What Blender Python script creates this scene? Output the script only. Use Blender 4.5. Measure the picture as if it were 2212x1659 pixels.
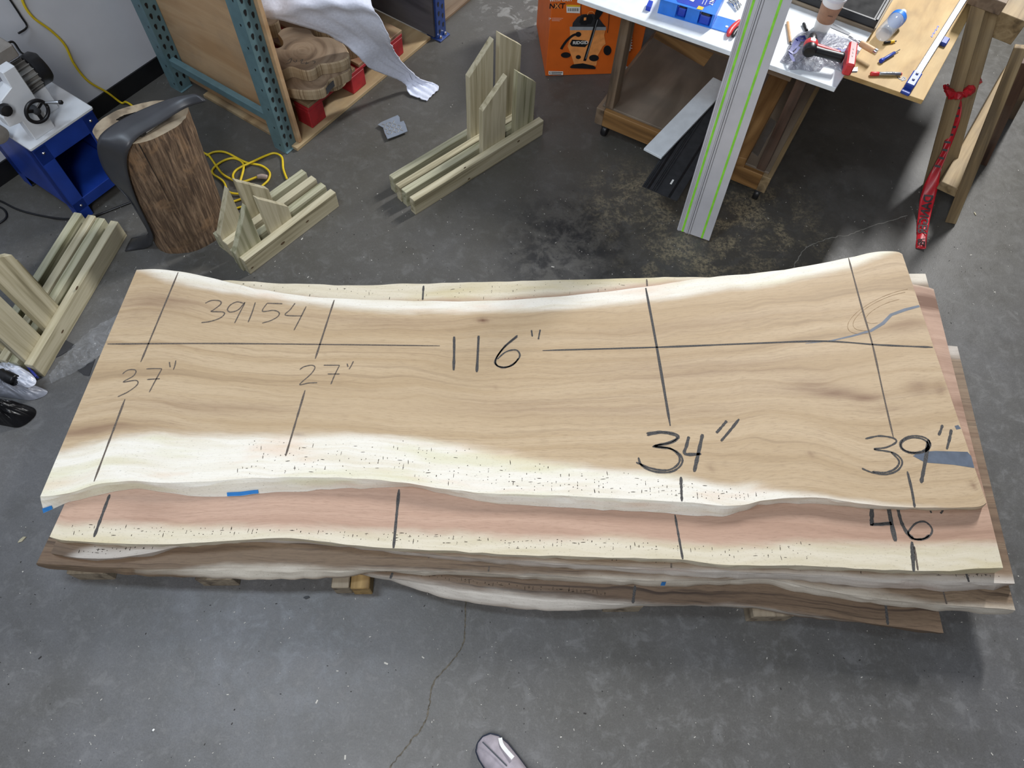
import bpy, bmesh, math, random
import numpy as np
from mathutils import Matrix, Vector
random.seed(7); rng = np.random.default_rng(11)
S = bpy.context.scene; COL = S.collection
for o in list(bpy.data.objects): bpy.data.objects.remove(o)

# ---------------------------------------------------------------- camera
IW, IH = 2212, 1659
FPX = 1525.0; TILT = math.radians(28.52); ROLL = math.radians(4.19)
HS = 0.315                        # height of the top slab's upper face
HC = 84.3*0.0254 + HS             # camera height
cam_d = bpy.data.cameras.new('camera'); cam = bpy.data.objects.new('camera', cam_d); COL.objects.link(cam)
cam.matrix_world = Matrix.Translation((0, 0, HC)) @ Matrix.Rotation(TILT, 4, 'X') @ Matrix.Rotation(ROLL, 4, 'Z')
cam_d.sensor_fit = 'HORIZONTAL'; cam_d.sensor_width = 36.0; cam_d.lens = FPX/IW*36.0
cam_d.clip_start = 0.05; cam_d.clip_end = 60
S.camera = cam

# ---------------------------------------------------------------- light
S.view_settings.view_transform = 'Standard'; S.view_settings.look = 'None'
S.view_settings.gamma = 1.0; S.view_settings.use_curve_mapping = False
S.view_settings.exposure = 0.0
wd = bpy.data.worlds.new('world'); S.world = wd; wd.use_nodes = True
wd.node_tree.nodes['Background'].inputs[0].default_value = (0.80, 0.86, 1.0, 1)
wd.node_tree.nodes['Background'].inputs[1].default_value = 0.13
def area(name, loc, size, power, color, look=None, rot=0):
    d = bpy.data.lights.new(name, 'AREA'); d.shape = 'RECTANGLE'; d.size, d.size_y = size; d.energy = power; d.color = color
    o = bpy.data.objects.new(name, d); COL.objects.link(o); o.location = loc
    if look is not None: o.rotation_euler = (Vector(look)-Vector(loc)).to_track_quat('-Z', 'X').to_euler()
    else: o.rotation_euler = (0, 0, rot)
    return o
area('ceiling_or_fill_lamp', (2.95, 5.25, 4.0), (1.5, 0.28), 330, (0.98, 0.98, 0.98), look=(1.35, 2.2, 0.3))
area('ceiling_or_fill_lamp', (-1.9, 0.8, 4.3), (1.3, 0.5), 60, (0.74, 0.86, 1.0))
area('ceiling_or_fill_lamp', (-0.4, -1.1, 3.3), (1.8, 0.5), 66, (0.97, 0.98, 1.0), look=(-0.1, 0.6, 0.0))  # added front fill to brighten the near slab edges, no fixture seen here

# ---------------------------------------------------------------- pixel -> place (a direction, met with a plane of known height)
def ray(x, y):
    a, b = x-IW/2, -(y-IH/2); c, s = math.cos(ROLL), math.sin(ROLL); a, b = c*a-s*b, s*a+c*b
    c, s = math.cos(TILT), math.sin(TILT); return np.array([a, c*b+s*FPX, s*b-c*FPX])
def P(x, y, z=0.0):
    d = ray(x, y); k = (z-HC)/d[2]; return np.array([d[0]*k, d[1]*k, z])
def A(deg): r = math.radians(deg); return np.array([math.cos(r), math.sin(r), 0.0])
UP = np.array([0, 0, 1.0])
def nrm(v): v = np.array(v, float); return v/np.linalg.norm(v)

# ---------------------------------------------------------------- materials
def lin(c):
    if isinstance(c, str): c = [int(c[i:i+2], 16)/255 for i in (1, 3, 5)]
    return tuple((v/12.92 if v <= 0.04045 else ((v+0.055)/1.055)**2.4) for v in c[:3])+(1.0,)
class NT:
    def __init__(s, name):
        s.m = bpy.data.materials.new(name); s.m.use_nodes = True; s.t = s.m.node_tree
        s.b = s.t.nodes['Principled BSDF']
    def set(s, node, key, v):
        i = node.inputs[key]
        if isinstance(v, bpy.types.NodeSocket): s.t.links.new(v, i)
        elif isinstance(v, bpy.types.Node): s.t.links.new(v.outputs[0], i)
        else: i.default_value = v
    def n(s, typ, ins=None, **props):
        k = s.t.nodes.new('ShaderNode'+typ)
        for a, v in props.items(): setattr(k, a, v)
        for a, v in (ins or {}).items(): s.set(k, a, v)
        return k
    def math(s, op, a, b=0.0, c=0.0, clamp=False): return s.n('Math', {0: a, 1: b, 2: c}, operation=op, use_clamp=clamp).outputs[0]
    def mix(s, f, a, b, blend='MIX'):
        k = s.n('Mix', data_type='RGBA', blend_type=blend); s.set(k, 0, f); s.set(k, 6, a); s.set(k, 7, b); return k.outputs[2]
    def ramp(s, f, stops):
        k = s.n('ValToRGB', {0: f}); e = k.color_ramp.elements
        while len(e) < len(stops): e.new(0.5)
        for q, (p, c) in zip(e, stops): q.position = p; q.color = lin(c) if isinstance(c, str) else c
        return k.outputs[0]
    def rng(s, v, a, b, c=0.0, d=1.0, smooth=True):
        k = s.n('MapRange', {0: v, 1: a, 2: b, 3: c, 4: d}); k.interpolation_type = 'SMOOTHSTEP' if smooth else 'LINEAR'; return k.outputs[0]
    def noise(s, vec, scale, detail=4, rough=0.55, dist=0.0, ms=None, loc=None):
        if ms is not None or loc is not None:
            vec = s.n('Mapping', {'Vector': vec, 'Scale': ms or (1, 1, 1), 'Location': loc or (0, 0, 0)}).outputs[0]
        k = s.n('TexNoise', {'Vector': vec, 'Scale': scale, 'Detail': detail, 'Roughness': rough, 'Distortion': dist}); return k.outputs[0]
    def bump(s, h, strength=0.2, dist=0.01): s.set(s.b, 'Normal', s.n('Bump', {'Height': h, 'Strength': strength, 'Distance': dist}).outputs[0])
    def out(s, col=None, rough=None, **k):
        if col is not None: s.set(s.b, 'Base Color', col)
        if rough is not None: s.set(s.b, 'Roughness', rough)
        for a, v in k.items(): s.set(s.b, a.replace('_', ' '), v)
        return s.m
def plain(name, c, rough=0.5, metal=0.0, var=0.12, scale=30, bump=0.0, **k):
    t = NT(name); g = t.n('TexCoord').outputs['Object']; f = t.noise(g, scale, 5)
    a = np.array(lin(c)); lo, hi = a*(1-var), np.minimum(a*(1+var), 1); lo[3] = hi[3] = 1
    col = t.mix(t.rng(f, 0.3, 0.7), tuple(lo), tuple(hi))
    if bump: t.bump(f, bump, 0.004)
    return t.out(col, rough, Metallic=metal, **k)
def wood(name, c1, c2, c3, rough=0.65, across=26, along=1.3, dirt=0.0, dirtc='#6a655c'):
    t = NT(name); g = t.n('Attribute', attribute_name='grain').outputs['Vector']
    w = t.noise(g, 3.0, 2, ms=(0.6, 3, 3)); warp = t.n('VectorMath', {0: g, 1: t.n('CombineXYZ', {1: t.math('MULTIPLY', w, 0.05), 2: t.math('MULTIPLY', w, 0.04)}).outputs[0]}, operation='ADD').outputs[0]
    f = t.noise(warp, 1.0, 4, 0.5, 0.4, ms=(along, across, across))
    col = t.ramp(f, [(0.32, c3), (0.44, c2), (0.57, c1), (0.70, c2)])
    fine = t.noise(g, 1.0, 6, 0.7, ms=(9, 240, 240)); col = t.mix(t.math('MULTIPLY', fine, 0.35), col, lin(c3))
    if dirt: col = t.mix(t.math('MULTIPLY', t.rng(t.noise(g, 5, 5), 0.4, 0.7), dirt), col, lin(dirtc))
    t.bump(fine, 0.12, 0.002)
    return t.out(col, rough)
def slabwood(name, h1, h2, h3, s1, s2, seed=0.0, streak=1.0, pink=None, warpk=0.2, green=None):
    t = NT(name); g0 = t.n('Attribute', attribute_name='grain').outputs['Vector']
    g = t.n('Mapping', {'Vector': g0, 'Location': (seed, seed*0.37, 0)}).outputs[0]
    w = t.noise(g, 1.0, 3, 0.5, 0.3, ms=(1.1, 2.2, 1)); w2 = t.noise(g, 1.0, 2, ms=(4.0, 6.0, 1))
    dy = t.math('ADD', t.math('MULTIPLY', t.math('SUBTRACT', w, 0.5), warpk), t.math('MULTIPLY', t.math('SUBTRACT', w2, 0.5), 0.035))
    warp = t.n('VectorMath', {0: g, 1: t.n('CombineXYZ', {1: dy}).outputs[0]}, operation='ADD').outputs[0]
    f = t.noise(warp, 1.0, 5, 0.52, 0.15, ms=(0.35, 13, 2))
    col = t.ramp(f, [(0.27, h3), (0.40, h2), (0.56, h1), (0.70, h2)])
    line = t.noise(warp, 1.0, 3, 0.5, 0.0, ms=(0.5, 55, 2)); col = t.mix(t.math('MULTIPLY', t.rng(line, 0.57, 0.67), 0.34*streak), col, lin(h3))
    fine = t.noise(g, 1.0, 4, 0.7, ms=(26, 330, 2)); col = t.mix(t.math('MULTIPLY', t.rng(fine, 0.46, 0.70), 0.38), col, lin(h3))
    med = t.noise(warp, 1.0, 3, 0.6, 0.0, ms=(2.5, 120, 2)); col = t.mix(t.math('MULTIPLY', t.rng(med, 0.50, 0.72), 0.30*streak), col, lin(h3))
    zone = t.noise(g, 1.0, 3, 0.5, 0.5, ms=(1.3, 4.5, 2), loc=(2.2, 5.1, 0)); col = t.mix(t.math('MULTIPLY', t.rng(zone, 0.45, 0.7), 0.35), col, lin(h2))
    tint = t.n('Attribute', attribute_name='tint').outputs['Fac']
    tn = t.math('MULTIPLY', tint, t.rng(t.noise(warp, 1.0, 4, ms=(1.2, 26, 2)), 0.25, 0.7))
    col = t.mix(t.math('MULTIPLY', tn, 0.75, clamp=True), col, lin('#6f4d38'))
    sd = t.n('Attribute', attribute_name='sapd').outputs['Fac']
    sn = t.math('ADD', sd, t.math('MULTIPLY', t.math('SUBTRACT', t.noise(g, 1.0, 4, 0.6, ms=(3.5, 16, 2)), 0.5), 0.05))
    sf = t.rng(sn, -0.016, 0.028)
    sc = t.ramp(t.noise(warp, 1.0, 4, 0.6, 0.3, ms=(1.6, 20, 2)), [(0.3, s2), (0.5, s1), (0.7, s2)])
    if pink: sc = t.mix(t.math('MULTIPLY', t.rng(t.noise(g, 1.0, 3, ms=(2.2, 9, 2), loc=(4.1, 0.3, 0)), 0.52, 0.72), 0.45), sc, lin(pink))
    if green: sc = t.mix(t.math('MULTIPLY', t.rng(t.noise(g, 1.0, 3, ms=(1.7, 11, 2), loc=(9.3, 2.3, 0)), 0.50, 0.68), 0.5), sc, lin(green))
    spk = t.noise(g, 1.0, 3, 0.8, ms=(90, 260, 2)); sc = t.mix(t.math('MULTIPLY', t.rng(spk, 0.585, 0.68), 0.42), sc, lin('#6d6048'))
    sc = t.mix(t.math('MULTIPLY', t.rng(fine, 0.5, 0.75), 0.12), sc, lin('#8d7a58'))
    col = t.mix(sf, col, sc)
    t.bump(fine, 0.05, 0.002)
    return t.out(col, 0.62)

# ---------------------------------------------------------------- mesh helpers
WL = {}
def tag(o, label=None, cat=None, group=None, kind=None):
    for k, v in (('label', label), ('category', cat), ('group', group), ('kind', kind)):
        if v: o[k] = v
    return o
def thing(name, label, cat, loc, group=None):
    o = bpy.data.objects.new(name, None); COL.objects.link(o); o.location = tuple(loc); o.empty_display_size = 0.05
    WL[o] = np.array(loc, float); return tag(o, label, cat, group)
def mk(name, V, F, mat, parent=None, label=None, cat=None, group=None, kind=None, grain=None, smooth=False, bevel=0.0, attrs=None):
    V = np.array(V, float); F = [tuple(f) for f in F]; used = sorted({i for f in F for i in f})
    if len(used) < len(V):
        rm = {a: b for b, a in enumerate(used)}; V = V[used]; F = [tuple(rm[i] for i in f) for f in F]
        grain = np.array(grain)[used] if grain is not None else None
    org = WL[parent] if parent is not None else np.array([V[:, 0].mean(), V[:, 1].mean(), V[:, 2].min()])
    me = bpy.data.meshes.new(name); me.from_pydata((V-org).tolist(), [], [tuple(int(i) for i in f) for f in F]); me.update()
    bm = bmesh.new(); bm.from_mesh(me); bmesh.ops.recalc_face_normals(bm, faces=bm.faces); bm.to_mesh(me); bm.free()
    if grain is not None:
        a = me.attributes.new('grain', 'FLOAT_VECTOR', 'POINT'); a.data.foreach_set('vector', np.array(grain, float).ravel())
    for k, v in (attrs or {}).items():
        a = me.attributes.new(k, 'FLOAT', 'POINT'); a.data.foreach_set('value', np.array(v, float).ravel())
    if smooth: me.polygons.foreach_set('use_smooth', [True]*len(me.polygons))
    me.materials.append(mat)
    o = bpy.data.objects.new(name, me); COL.objects.link(o)
    if parent is not None: o.parent = parent; WL[o] = org
    else: o.location = tuple(org); WL[o] = org
    if bevel:
        b = o.modifiers.new('bevel', 'BEVEL'); b.width = bevel; b.segments = 1; b.limit_method = 'ANGLE'
    return tag(o, label, cat, group, kind)
def gr(V, o, e1, e2, e3, seed=None):
    s = random.uniform(0, 40) if seed is None else seed
    V = np.array(V)-o; return np.stack([V@e1+s, V@e2+s*0.7, V@e3], 1)
def boxm(c, e1, e2, e3, d):
    c = np.array(c, float); V = []
    for i in (-1, 1):
        for j in (-1, 1):
            for k in (-1, 1): V.append(c+e1*d[0]/2*i+e2*d[1]/2*j+e3*d[2]/2*k)
    return np.array(V), [(0, 1, 3, 2), (4, 6, 7, 5), (0, 4, 5, 1), (2, 3, 7, 6), (0, 2, 6, 4), (1, 5, 7, 3)]
def box(name, c, e1, d, mat, parent=None, e3=UP, bevel=0.002, **k):
    """length axis e1, up axis e3; d = (length, width, height); c = centre"""
    e1 = nrm(e1); e2 = nrm(np.cross(e3, e1)); e3 = nrm(np.cross(e1, e2))
    V, F = boxm(c, e1, e2, e3, d); return mk(name, V, F, mat, parent, grain=gr(V, np.array(c), e1, e2, e3), bevel=bevel, **k)
def bar(name, p0, p1, w, h, mat, parent=None, up=UP, **k):
    p0, p1 = np.array(p0, float), np.array(p1, float); return box(name, (p0+p1)/2, p1-p0, (np.linalg.norm(p1-p0), w, h), mat, parent, e3=np.array(up, float), **k)
def prismm(pts, ext):
    pts = np.array(pts, float); n = len(pts); V = np.vstack([pts, pts+np.array(ext)])
    return V, [tuple(range(n)), tuple(range(2*n-1, n-1, -1))]+[(i, (i+1) % n, n+(i+1) % n, n+i) for i in range(n)]
def prism(name, pts, ext, mat, parent=None, axis=None, bevel=0.0, **k):
    V, F = prismm(pts, ext); g = None
    e1 = nrm(axis) if axis is not None else nrm(np.array(pts[1])-np.array(pts[0])); e3 = nrm(ext); e3 = nrm(e3-e1*(e3@e1)) if abs(e3@e1) < 0.99 else UP
    g = gr(V, np.array(pts[0]), e1, np.cross(e3, e1), e3)
    return mk(name, V, F, mat, parent, grain=g, bevel=bevel, **k)
def smooth_path(pts, per=6, closed=False):
    pts = [np.array(p, float) for p in pts]; n = len(pts); out = []
    for i in range(n-1):
        p0, p1, p2, p3 = pts[max(i-1, 0)], pts[i], pts[i+1], pts[min(i+2, n-1)]
        for j in range(per):
            t = j/per; out.append(0.5*((2*p1)+(-p0+p2)*t+(2*p0-5*p1+4*p2-p3)*t*t+(-p0+3*p1-3*p2+p3)*t**3))
    out.append(pts[-1]); return np.array(out)
def tubem(path, r, n=8, cap=True):
    path = np.array(path, float); m = len(path); r = np.broadcast_to(np.array(r, float), (m,)); T = np.gradient(path, axis=0)
    ref = UP if abs(nrm(T[0])[2]) < 0.9 else np.array([1.0, 0, 0]); V = []; u = None
    for i in range(m):
        t = nrm(T[i]); u = nrm(np.cross(t, ref)) if u is None else nrm(u-t*(u@t)); w = np.cross(t, u)
        for j in range(n): a = 2*math.pi*j/n; V.append(path[i]+r[i]*(u*math.cos(a)+w*math.sin(a)))
    F = [(i*n+j, i*n+(j+1) % n, (i+1)*n+(j+1) % n, (i+1)*n+j) for i in range(m-1) for j in range(n)]
    if cap: F += [tuple(range(n)), tuple(range((m-1)*n, m*n))]
    return np.array(V), F
def tube(name, path, r, mat, parent=None, n=8, per=6, **k):
    p = smooth_path(path, per) if per > 1 else np.array(path); V, F = tubem(p, r if np.isscalar(r) else np.interp(np.linspace(0, 1, len(p)), np.linspace(0, 1, len(r)), r), n)
    return mk(name, V, F, mat, parent, smooth=k.pop('smooth', True), **k)
def lathe(name, prof, c, axis, mat, parent=None, n=24, **k):
    """prof: (radius, distance along axis)"""
    ax = nrm(axis); ref = UP if abs(ax[2]) < 0.9 else np.array([1.0, 0, 0]); u = nrm(np.cross(ax, ref)); w = np.cross(ax, u); V = []
    for r, h in prof:
        for j in range(n): a = 2*math.pi*j/n; V.append(np.array(c)+ax*h+max(r, 1e-4)*(u*math.cos(a)+w*math.sin(a)))
    m = len(prof); F = [(i*n+j, i*n+(j+1) % n, (i+1)*n+(j+1) % n, (i+1)*n+j) for i in range(m-1) for j in range(n)]+[tuple(range(n)), tuple(range((m-1)*n, m*n))]
    o = mk(name, V, F, mat, parent, grain=gr(V, np.array(c), ax, u, w), smooth=False, **k)
    sm = np.ones(len(o.data.polygons), bool); sm[-2:] = False; o.data.polygons.foreach_set('use_smooth', sm.tolist())
    try: o.data.set_sharp_from_angle(angle=math.radians(40))
    except Exception: pass
    return o
def sheetm(rows, thick=0.0):
    R = np.array(rows, float); m, n = R.shape[:2]; V = R.reshape(-1, 3)
    F = [(i*n+j, i*n+j+1, (i+1)*n+j+1, (i+1)*n+j) for i in range(m-1) for j in range(n-1)]
    return V, F
def sheet(name, rows, mat, parent=None, thick=0.003, **k):
    V, F = sheetm(rows); o = mk(name, V, F, mat, parent, smooth=True, **k)
    if thick:
        s = o.modifiers.new('solid', 'SOLIDIFY'); s.thickness = thick; s.offset = 0
    return o
def ribbonm(path, w, nrmv=UP, jitter=0.0):
    path = np.array(path, float); T = np.gradient(path, axis=0); w = np.broadcast_to(np.array(w, float), (len(path),)); V = []
    for p, t, ww in zip(path, T, w):
        s = nrm(np.cross(nrmv, nrm(t))); ww = ww*(1+random.uniform(-jitter, jitter)); V += [p-s*ww/2, p+s*ww/2]
    return V, [(2*i, 2*i+1, 2*i+3, 2*i+2) for i in range(len(path)-1)]
def joinm(parts):
    V, F, n = [], [], 0
    for v, f in parts: V.extend(list(v)); F.extend([tuple(i+n for i in q) for q in f]); n += len(v)
    return np.array(V), F
def textm(s, size, org, ux, uy, bold=False, align='LEFT'):
    cu = bpy.data.curves.new('t', 'FONT'); cu.body = s; cu.size = size; cu.align_x = align; cu.resolution_u = 3
    if bold: cu.offset = size*0.025
    ob = bpy.data.objects.new('t', cu); COL.objects.link(ob); dg = bpy.context.evaluated_depsgraph_get()
    me = bpy.data.meshes.new_from_object(ob.evaluated_get(dg)); V = np.array([v.co[:] for v in me.vertices]); F = [tuple(p.vertices) for p in me.polygons]
    bpy.data.objects.remove(ob); bpy.data.meshes.remove(me); bpy.data.curves.remove(cu)
    if len(V) == 0: return np.zeros((3, 3)), [(0, 1, 2)]
    return np.array(org)+V[:, :1]*np.array(ux)+V[:, 1:2]*np.array(uy), F
def copy_thing(o, loc=None, label=None):
    c = o.copy(); COL.objects.link(c)
    if loc is not None: c.location = tuple(loc)
    if label: c['label'] = label
    for ch in [q for q in bpy.data.objects if q.parent == o]:
        d = ch.copy(); COL.objects.link(d); d.parent = c
    return c
def wob(n, amp, k=9):
    x = np.linspace(0, 1, n); return amp*np.interp(x, np.linspace(0, 1, k), rng.normal(0, 1, k))

# ================================================================ setting
def concrete():
    t = NT('concrete'); p = t.n('NewGeometry').outputs['Position']
    big = t.noise(p, 0.9, 5, 0.6, 0.4); mid = t.noise(p, 4.5, 6, 0.65, 0.3); fin = t.noise(p, 60, 4, 0.7)
    col = t.ramp(big, [(0.30, '#5c5a55'), (0.48, '#636261'), (0.66, '#6e6e70')])
    col = t.mix(t.math('MULTIPLY', t.rng(mid, 0.35, 0.7), 0.55), col, lin('#504e4a'))
    col = t.mix(t.math('MULTIPLY', t.rng(fin, 0.5, 0.8), 0.25), col, lin('#93928e'))
    grit = t.noise(p, 170, 3, 0.8); col = t.mix(t.math('MULTIPLY', t.rng(grit, 0.42, 0.70), 0.30), col, lin('#3f3e3b'))
    blot = t.noise(p, 16, 7, 0.72, 0.5, loc=(7, 3, 0)); col = t.mix(t.math('MULTIPLY', t.rng(blot, 0.50, 0.68), 0.30), col, lin('#8a8a8a'))
    def spot(x, y, r0, r1): return t.rng(t.n('VectorMath', {0: p, 1: tuple(P(x, y))}, operation='DISTANCE').outputs['Value'], r1, r0)
    # concrete gets browner and darker towards the far side of the stack
    far = t.rng(t.n('SeparateXYZ', {0: p}).outputs[1], 1.2, 2.3)
    col = t.mix(t.math('MULTIPLY', far, 0.55), col, lin('#49453b'))
    oil = t.math('MAXIMUM', spot(1240, 520, 0.05, 0.42), spot(1180, 560, 0.02, 0.30))
    oil = t.math('MULTIPLY', oil, t.rng(t.noise(p, 11, 9, 0.72, 0.3), 0.40, 0.60))
    col = t.mix(t.math('MULTIPLY', oil, 0.85), col, lin('#1c1d20'))
    oil2 = t.math('MULTIPLY', spot(1760, 330, 0.1, 0.75), t.rng(mid, 0.2, 0.7)); col = t.mix(t.math('MULTIPLY', oil2, 0.5), col, lin('#2a2a2a'))
    # sawdust swept over the floor by the cart
    dust = t.math('MAXIMUM', spot(1610, 500, 0.10, 0.48), t.math('MAXIMUM', spot(1500, 590, 0.08, 0.42), t.math('MULTIPLY', spot(1380, 440, 0.05, 0.36), 0.8)))
    dn = t.math('MULTIPLY', t.rng(t.noise(p, 55, 9, 0.8, 0.2), 0.42, 0.58), t.rng(t.noise(p, 7, 8, 0.68, 0.35), 0.44, 0.58))
    col = t.mix(t.math('MULTIPLY', t.math('MULTIPLY', dust, dn), 0.8), col, lin('#a3977b'))
    # pale scuffs, paint splashes and scratches
    sp = t.rng(t.noise(p, 7, 8, 0.75, 1.6, loc=(3, 1, 0)), 0.66, 0.74); col = t.mix(t.math('MULTIPLY', sp, 0.45), col, lin('#a09f9b'))
    wp = spot(1130, 25, 0.02, 0.4); wp = t.math('MULTIPLY', wp, t.rng(t.noise(p, 9, 7, 0.7, 1.0), 0.5, 0.6)); col = t.mix(t.math('MULTIPLY', wp, 0.6), col, lin('#9a9a96'))
    sc = t.rng(t.noise(p, 1.0, 3, 0.6, 2.0, ms=(40, 6, 1)), 0.70, 0.74); sc = t.math('MULTIPLY', sc, t.rng(t.noise(p, 2.2, 2), 0.5, 0.6)); col = t.mix(t.math('MULTIPLY', sc, 0.35), col, lin('#a8a8a6'))
    t.bump(t.math('ADD', t.math('ADD', fin, grit), t.math('MULTIPLY', mid, 2.0)), 0.10, 0.004)
    rough = t.math('ADD', t.math('MULTIPLY', t.rng(blot, 0.3, 0.7), 0.16), 0.36)
    return t.out(col, rough, Specular_IOR_Level=0.5)
M = {}
M['concrete'] = concrete()
mk('floor', [(-5, -3.5, 0), (6, -3.5, 0), (6, 7, 0), (-5, 7, 0)], [(0, 1, 2, 3)], M['concrete'], kind='structure')
M['wall'] = plain('wall_paint', '#d6d8de', 0.5, var=0.05, scale=3)
M['black'] = plain('black_rubber', '#131316', 0.45, var=0.2)
wa, wb = P(355, 155), P(2, 400); wd_ = nrm(wa-wb); wn = np.array([wd_[1], -wd_[0], 0.0])     # along the wall, into the room
def wl(s, d=0.0, z=0.0): return wb+wd_*s+wn*d+UP*z
V, F = boxm(wl(1.5, -0.05, 1.6), wd_, wn, UP, (7.0, 0.1, 3.2)); mk('wall_left', V, F, M['wall'], kind='structure')
V, F = boxm(wl(1.5, 0.004, 0.046), wd_, wn, UP, (7.0, 0.008, 0.092)); mk('baseboard_left', V, F, M['black'], kind='structure')

# ================================================================ live-edge slabs
PAL = dict(
 top=slabwood('slab_wood_tan', '#c4ad8d', '#b59c7a', '#846d54', '#ece7db', '#ded5c0', 0.0, 0.7, '#dcb592', 0.2, '#d3cfa6'),
 pink=slabwood('slab_wood_pink', '#bf9f8a', '#b1907b', '#8e705c', '#d8cfba', '#c8bda0', 3.7, 0.7, None, 0.10, '#c3b47f'),
 grey=slabwood('slab_wood_grey', '#917d66', '#776350', '#4f4134', '#cbc3b9', '#aca298', 7.1, 2.0, '#bf9a88', 0.08),
 dark=slabwood('slab_wood_brown', '#8d7861', '#725e4a', '#3c2d23', '#d8d0c1', '#bfb5a5', 11.3, 2.5, None, 0.06),
 walnut=slabwood('slab_wood_umber', '#7e6954', '#645140', '#33261e', '#dad3c8', '#b9b2a8', 15.9, 2.6, None, 0.05))
M['pencil'] = plain('pencil_mark', '#454342', 0.75, var=0.45, scale=260); M['pencil_fine'] = plain('fine_pencil_mark', '#5f554c', 0.75, var=0.4, scale=260)
M['worm'] = plain('worm_hole', '#3a3026', 0.9)
def resample(pts, n, sm=3):
    pts = np.array(pts); d = np.r_[0, np.cumsum(np.linalg.norm(np.diff(pts, axis=0), axis=1))]; d /= d[-1]
    sp = smooth_path(pts, 8); ds = np.r_[0, np.cumsum(np.linalg.norm(np.diff(sp, axis=0), axis=1))]; ds /= ds[-1]
    x = np.linspace(0, 1, n); return np.stack([np.interp(x, ds, sp[:, k]) for k in range(3)], 1)
def slab(label, zt, th, far, near, nearb, farb_off, sapf, sapn, pal, tints=(), ns=220, nt=44, endwarp=None):
    z0 = zt-th
    Fe = resample([P(x, y, zt) for x, y in far], ns); Ne = resample([P(x, y, zt) for x, y in near], ns); Nb = resample([P(x, y, z0) for x, y in nearb], ns)
    j = wob(ns, 0.0012, 60); Fe[:, 1] += j; Ne[:, 1] += wob(ns, 0.0010, 70); Nb[:, 1] += wob(ns, 0.002, 90)
    acr = Ne-Fe; w = np.linalg.norm(acr, axis=1)
    Fb = Fe.copy(); Fb[:, 2] = z0; Fb -= acr/w[:, None]*(farb_off+wob(ns, 0.003, 40))[:, None]
    ts = np.linspace(0, 1, nt); G = Fe[:, None]+acr[:, None]*ts[None, :, None]
    L = np.linalg.norm(Fe[-1]-Fe[0]); ss = np.linspace(0, 1, ns)
    def st(px):
        q = P(px[0], px[1], zt); tt = np.clip(((q-Fe)*acr).sum(1)/w**2, 0, 1.2); i = np.argmin(np.linalg.norm(Fe+acr*tt[:, None]-q, axis=1)); return ss[i], tt[i]
    def bound(px, default):
        if not px: return np.full(ns, default)
        q = sorted(st(p) for p in px); return np.interp(ss, [a for a, _ in q], [b for _, b in q])
    bf = bound(sapf, -0.2); bn = bound(sapn, 1.2)
    sap = np.maximum((bf[:, None]-ts[None])*w[:, None], (ts[None]-bn[:, None])*w[:, None])
    tint = np.zeros((ns, nt))
    for (x, y, rl, rw, a) in tints:
        s0, t0 = st((x, y)); tint += a*np.exp(-((ss[:, None]-s0)*L/rl)**2-((ts[None]-t0)*w[:, None]/rw)**2)
    gy = ts[None]*0.85+0*ss[:, None]; gx = ss[:, None]*L+0*ts[None]
    V = list(G.reshape(-1, 3)); sapv = list(sap.ravel()); tv = list(tint.ravel()); g = list(np.stack([gx, gy, 0*gx], 2).reshape(-1, 3)); Fc = []
    I = lambda i, k: i*nt+k
    for i in range(ns-1):
        for k in range(nt-1): Fc.append((I(i, k), I(i+1, k), I(i+1, k+1), I(i, k+1)))
    def row(pts, gyv, sp):
        b = len(V)
        for i in range(ns): V.append(pts[i]); sapv.append(sp[i]); tv.append(0); g.append((ss[i]*L, gyv, 0.05))
        return [b+i for i in range(ns)]
    sn = sap[:, -1]; sf = sap[:, 0]
    mid = lambda a, b, f, z: a*(1-f)+b*f+np.array([0, 0, z])
    n0 = [I(i, nt-1) for i in range(ns)]; n1 = row(mid(Ne, Nb, 0.30, 0.004)+np.c_[np.zeros(ns), wob(ns, 0.0015, 80), np.zeros(ns)], 0.87, sn+0.02*(sn > -0.02)); n2 = row(mid(Ne, Nb, 0.68, 0.003), 0.89, sn+0.02*(sn > -0.02)); n3 = row(Nb, 0.91, sn)
    f0 = [I(i, 0) for i in range(ns)]; f1 = row(mid(Fe, Fb, 0.5, 0.004), -0.02, sf+0.02*(sf > -0.02)); f2 = row(Fb, -0.05, sf)
    for a, b in ((n0, n1), (n1, n2), (n2, n3), (n3, f2), (f2, f1), (f1, f0)):
        for i in range(ns-1): Fc.append((a[i], b[i], b[i+1], a[i+1]))
    for i in (0, ns-1): Fc.append(tuple([I(i, k) for k in range(nt)]+[n1[i], n2[i], n3[i], f2[i], f1[i]]))
    o = mk('live_edge_slab', V, Fc, PAL[pal], None, label, 'wood slab', 'live-edge slabs in the stack', grain=g, attrs={'sapd': sapv, 'tint': tv})
    o['kind'] = 'thing'
    return o, dict(st=st, F=Fe, acr=acr, ss=ss, zt=zt, N=Ne, Nb=Nb, w=w, bn=bn, bf=bf)
def marks(o, zt, strokes, name='pencil_line', label=None, w=0.006):
    for s in strokes:
        ww = w
        if isinstance(s[0], (int, float)): ww, s = s[0], s[1]
        pts = smooth_path([P(x, y, zt+0.0006) for x, y in s], 5) if len(s) > 2 else np.array([P(s[0][0]+(s[1][0]-s[0][0])*k/14, s[0][1]+(s[1][1]-s[0][1])*k/14, zt+0.0006) for k in range(15)])
        wp = np.full(len(pts), ww); wp[0] *= 0.5; wp[-1] *= 0.5
        V, F = ribbonm(pts, wp, jitter=0.22); mk(name, V, F, M['pencil' if ww > .0065 else 'pencil_fine'], o, label=label)
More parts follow.
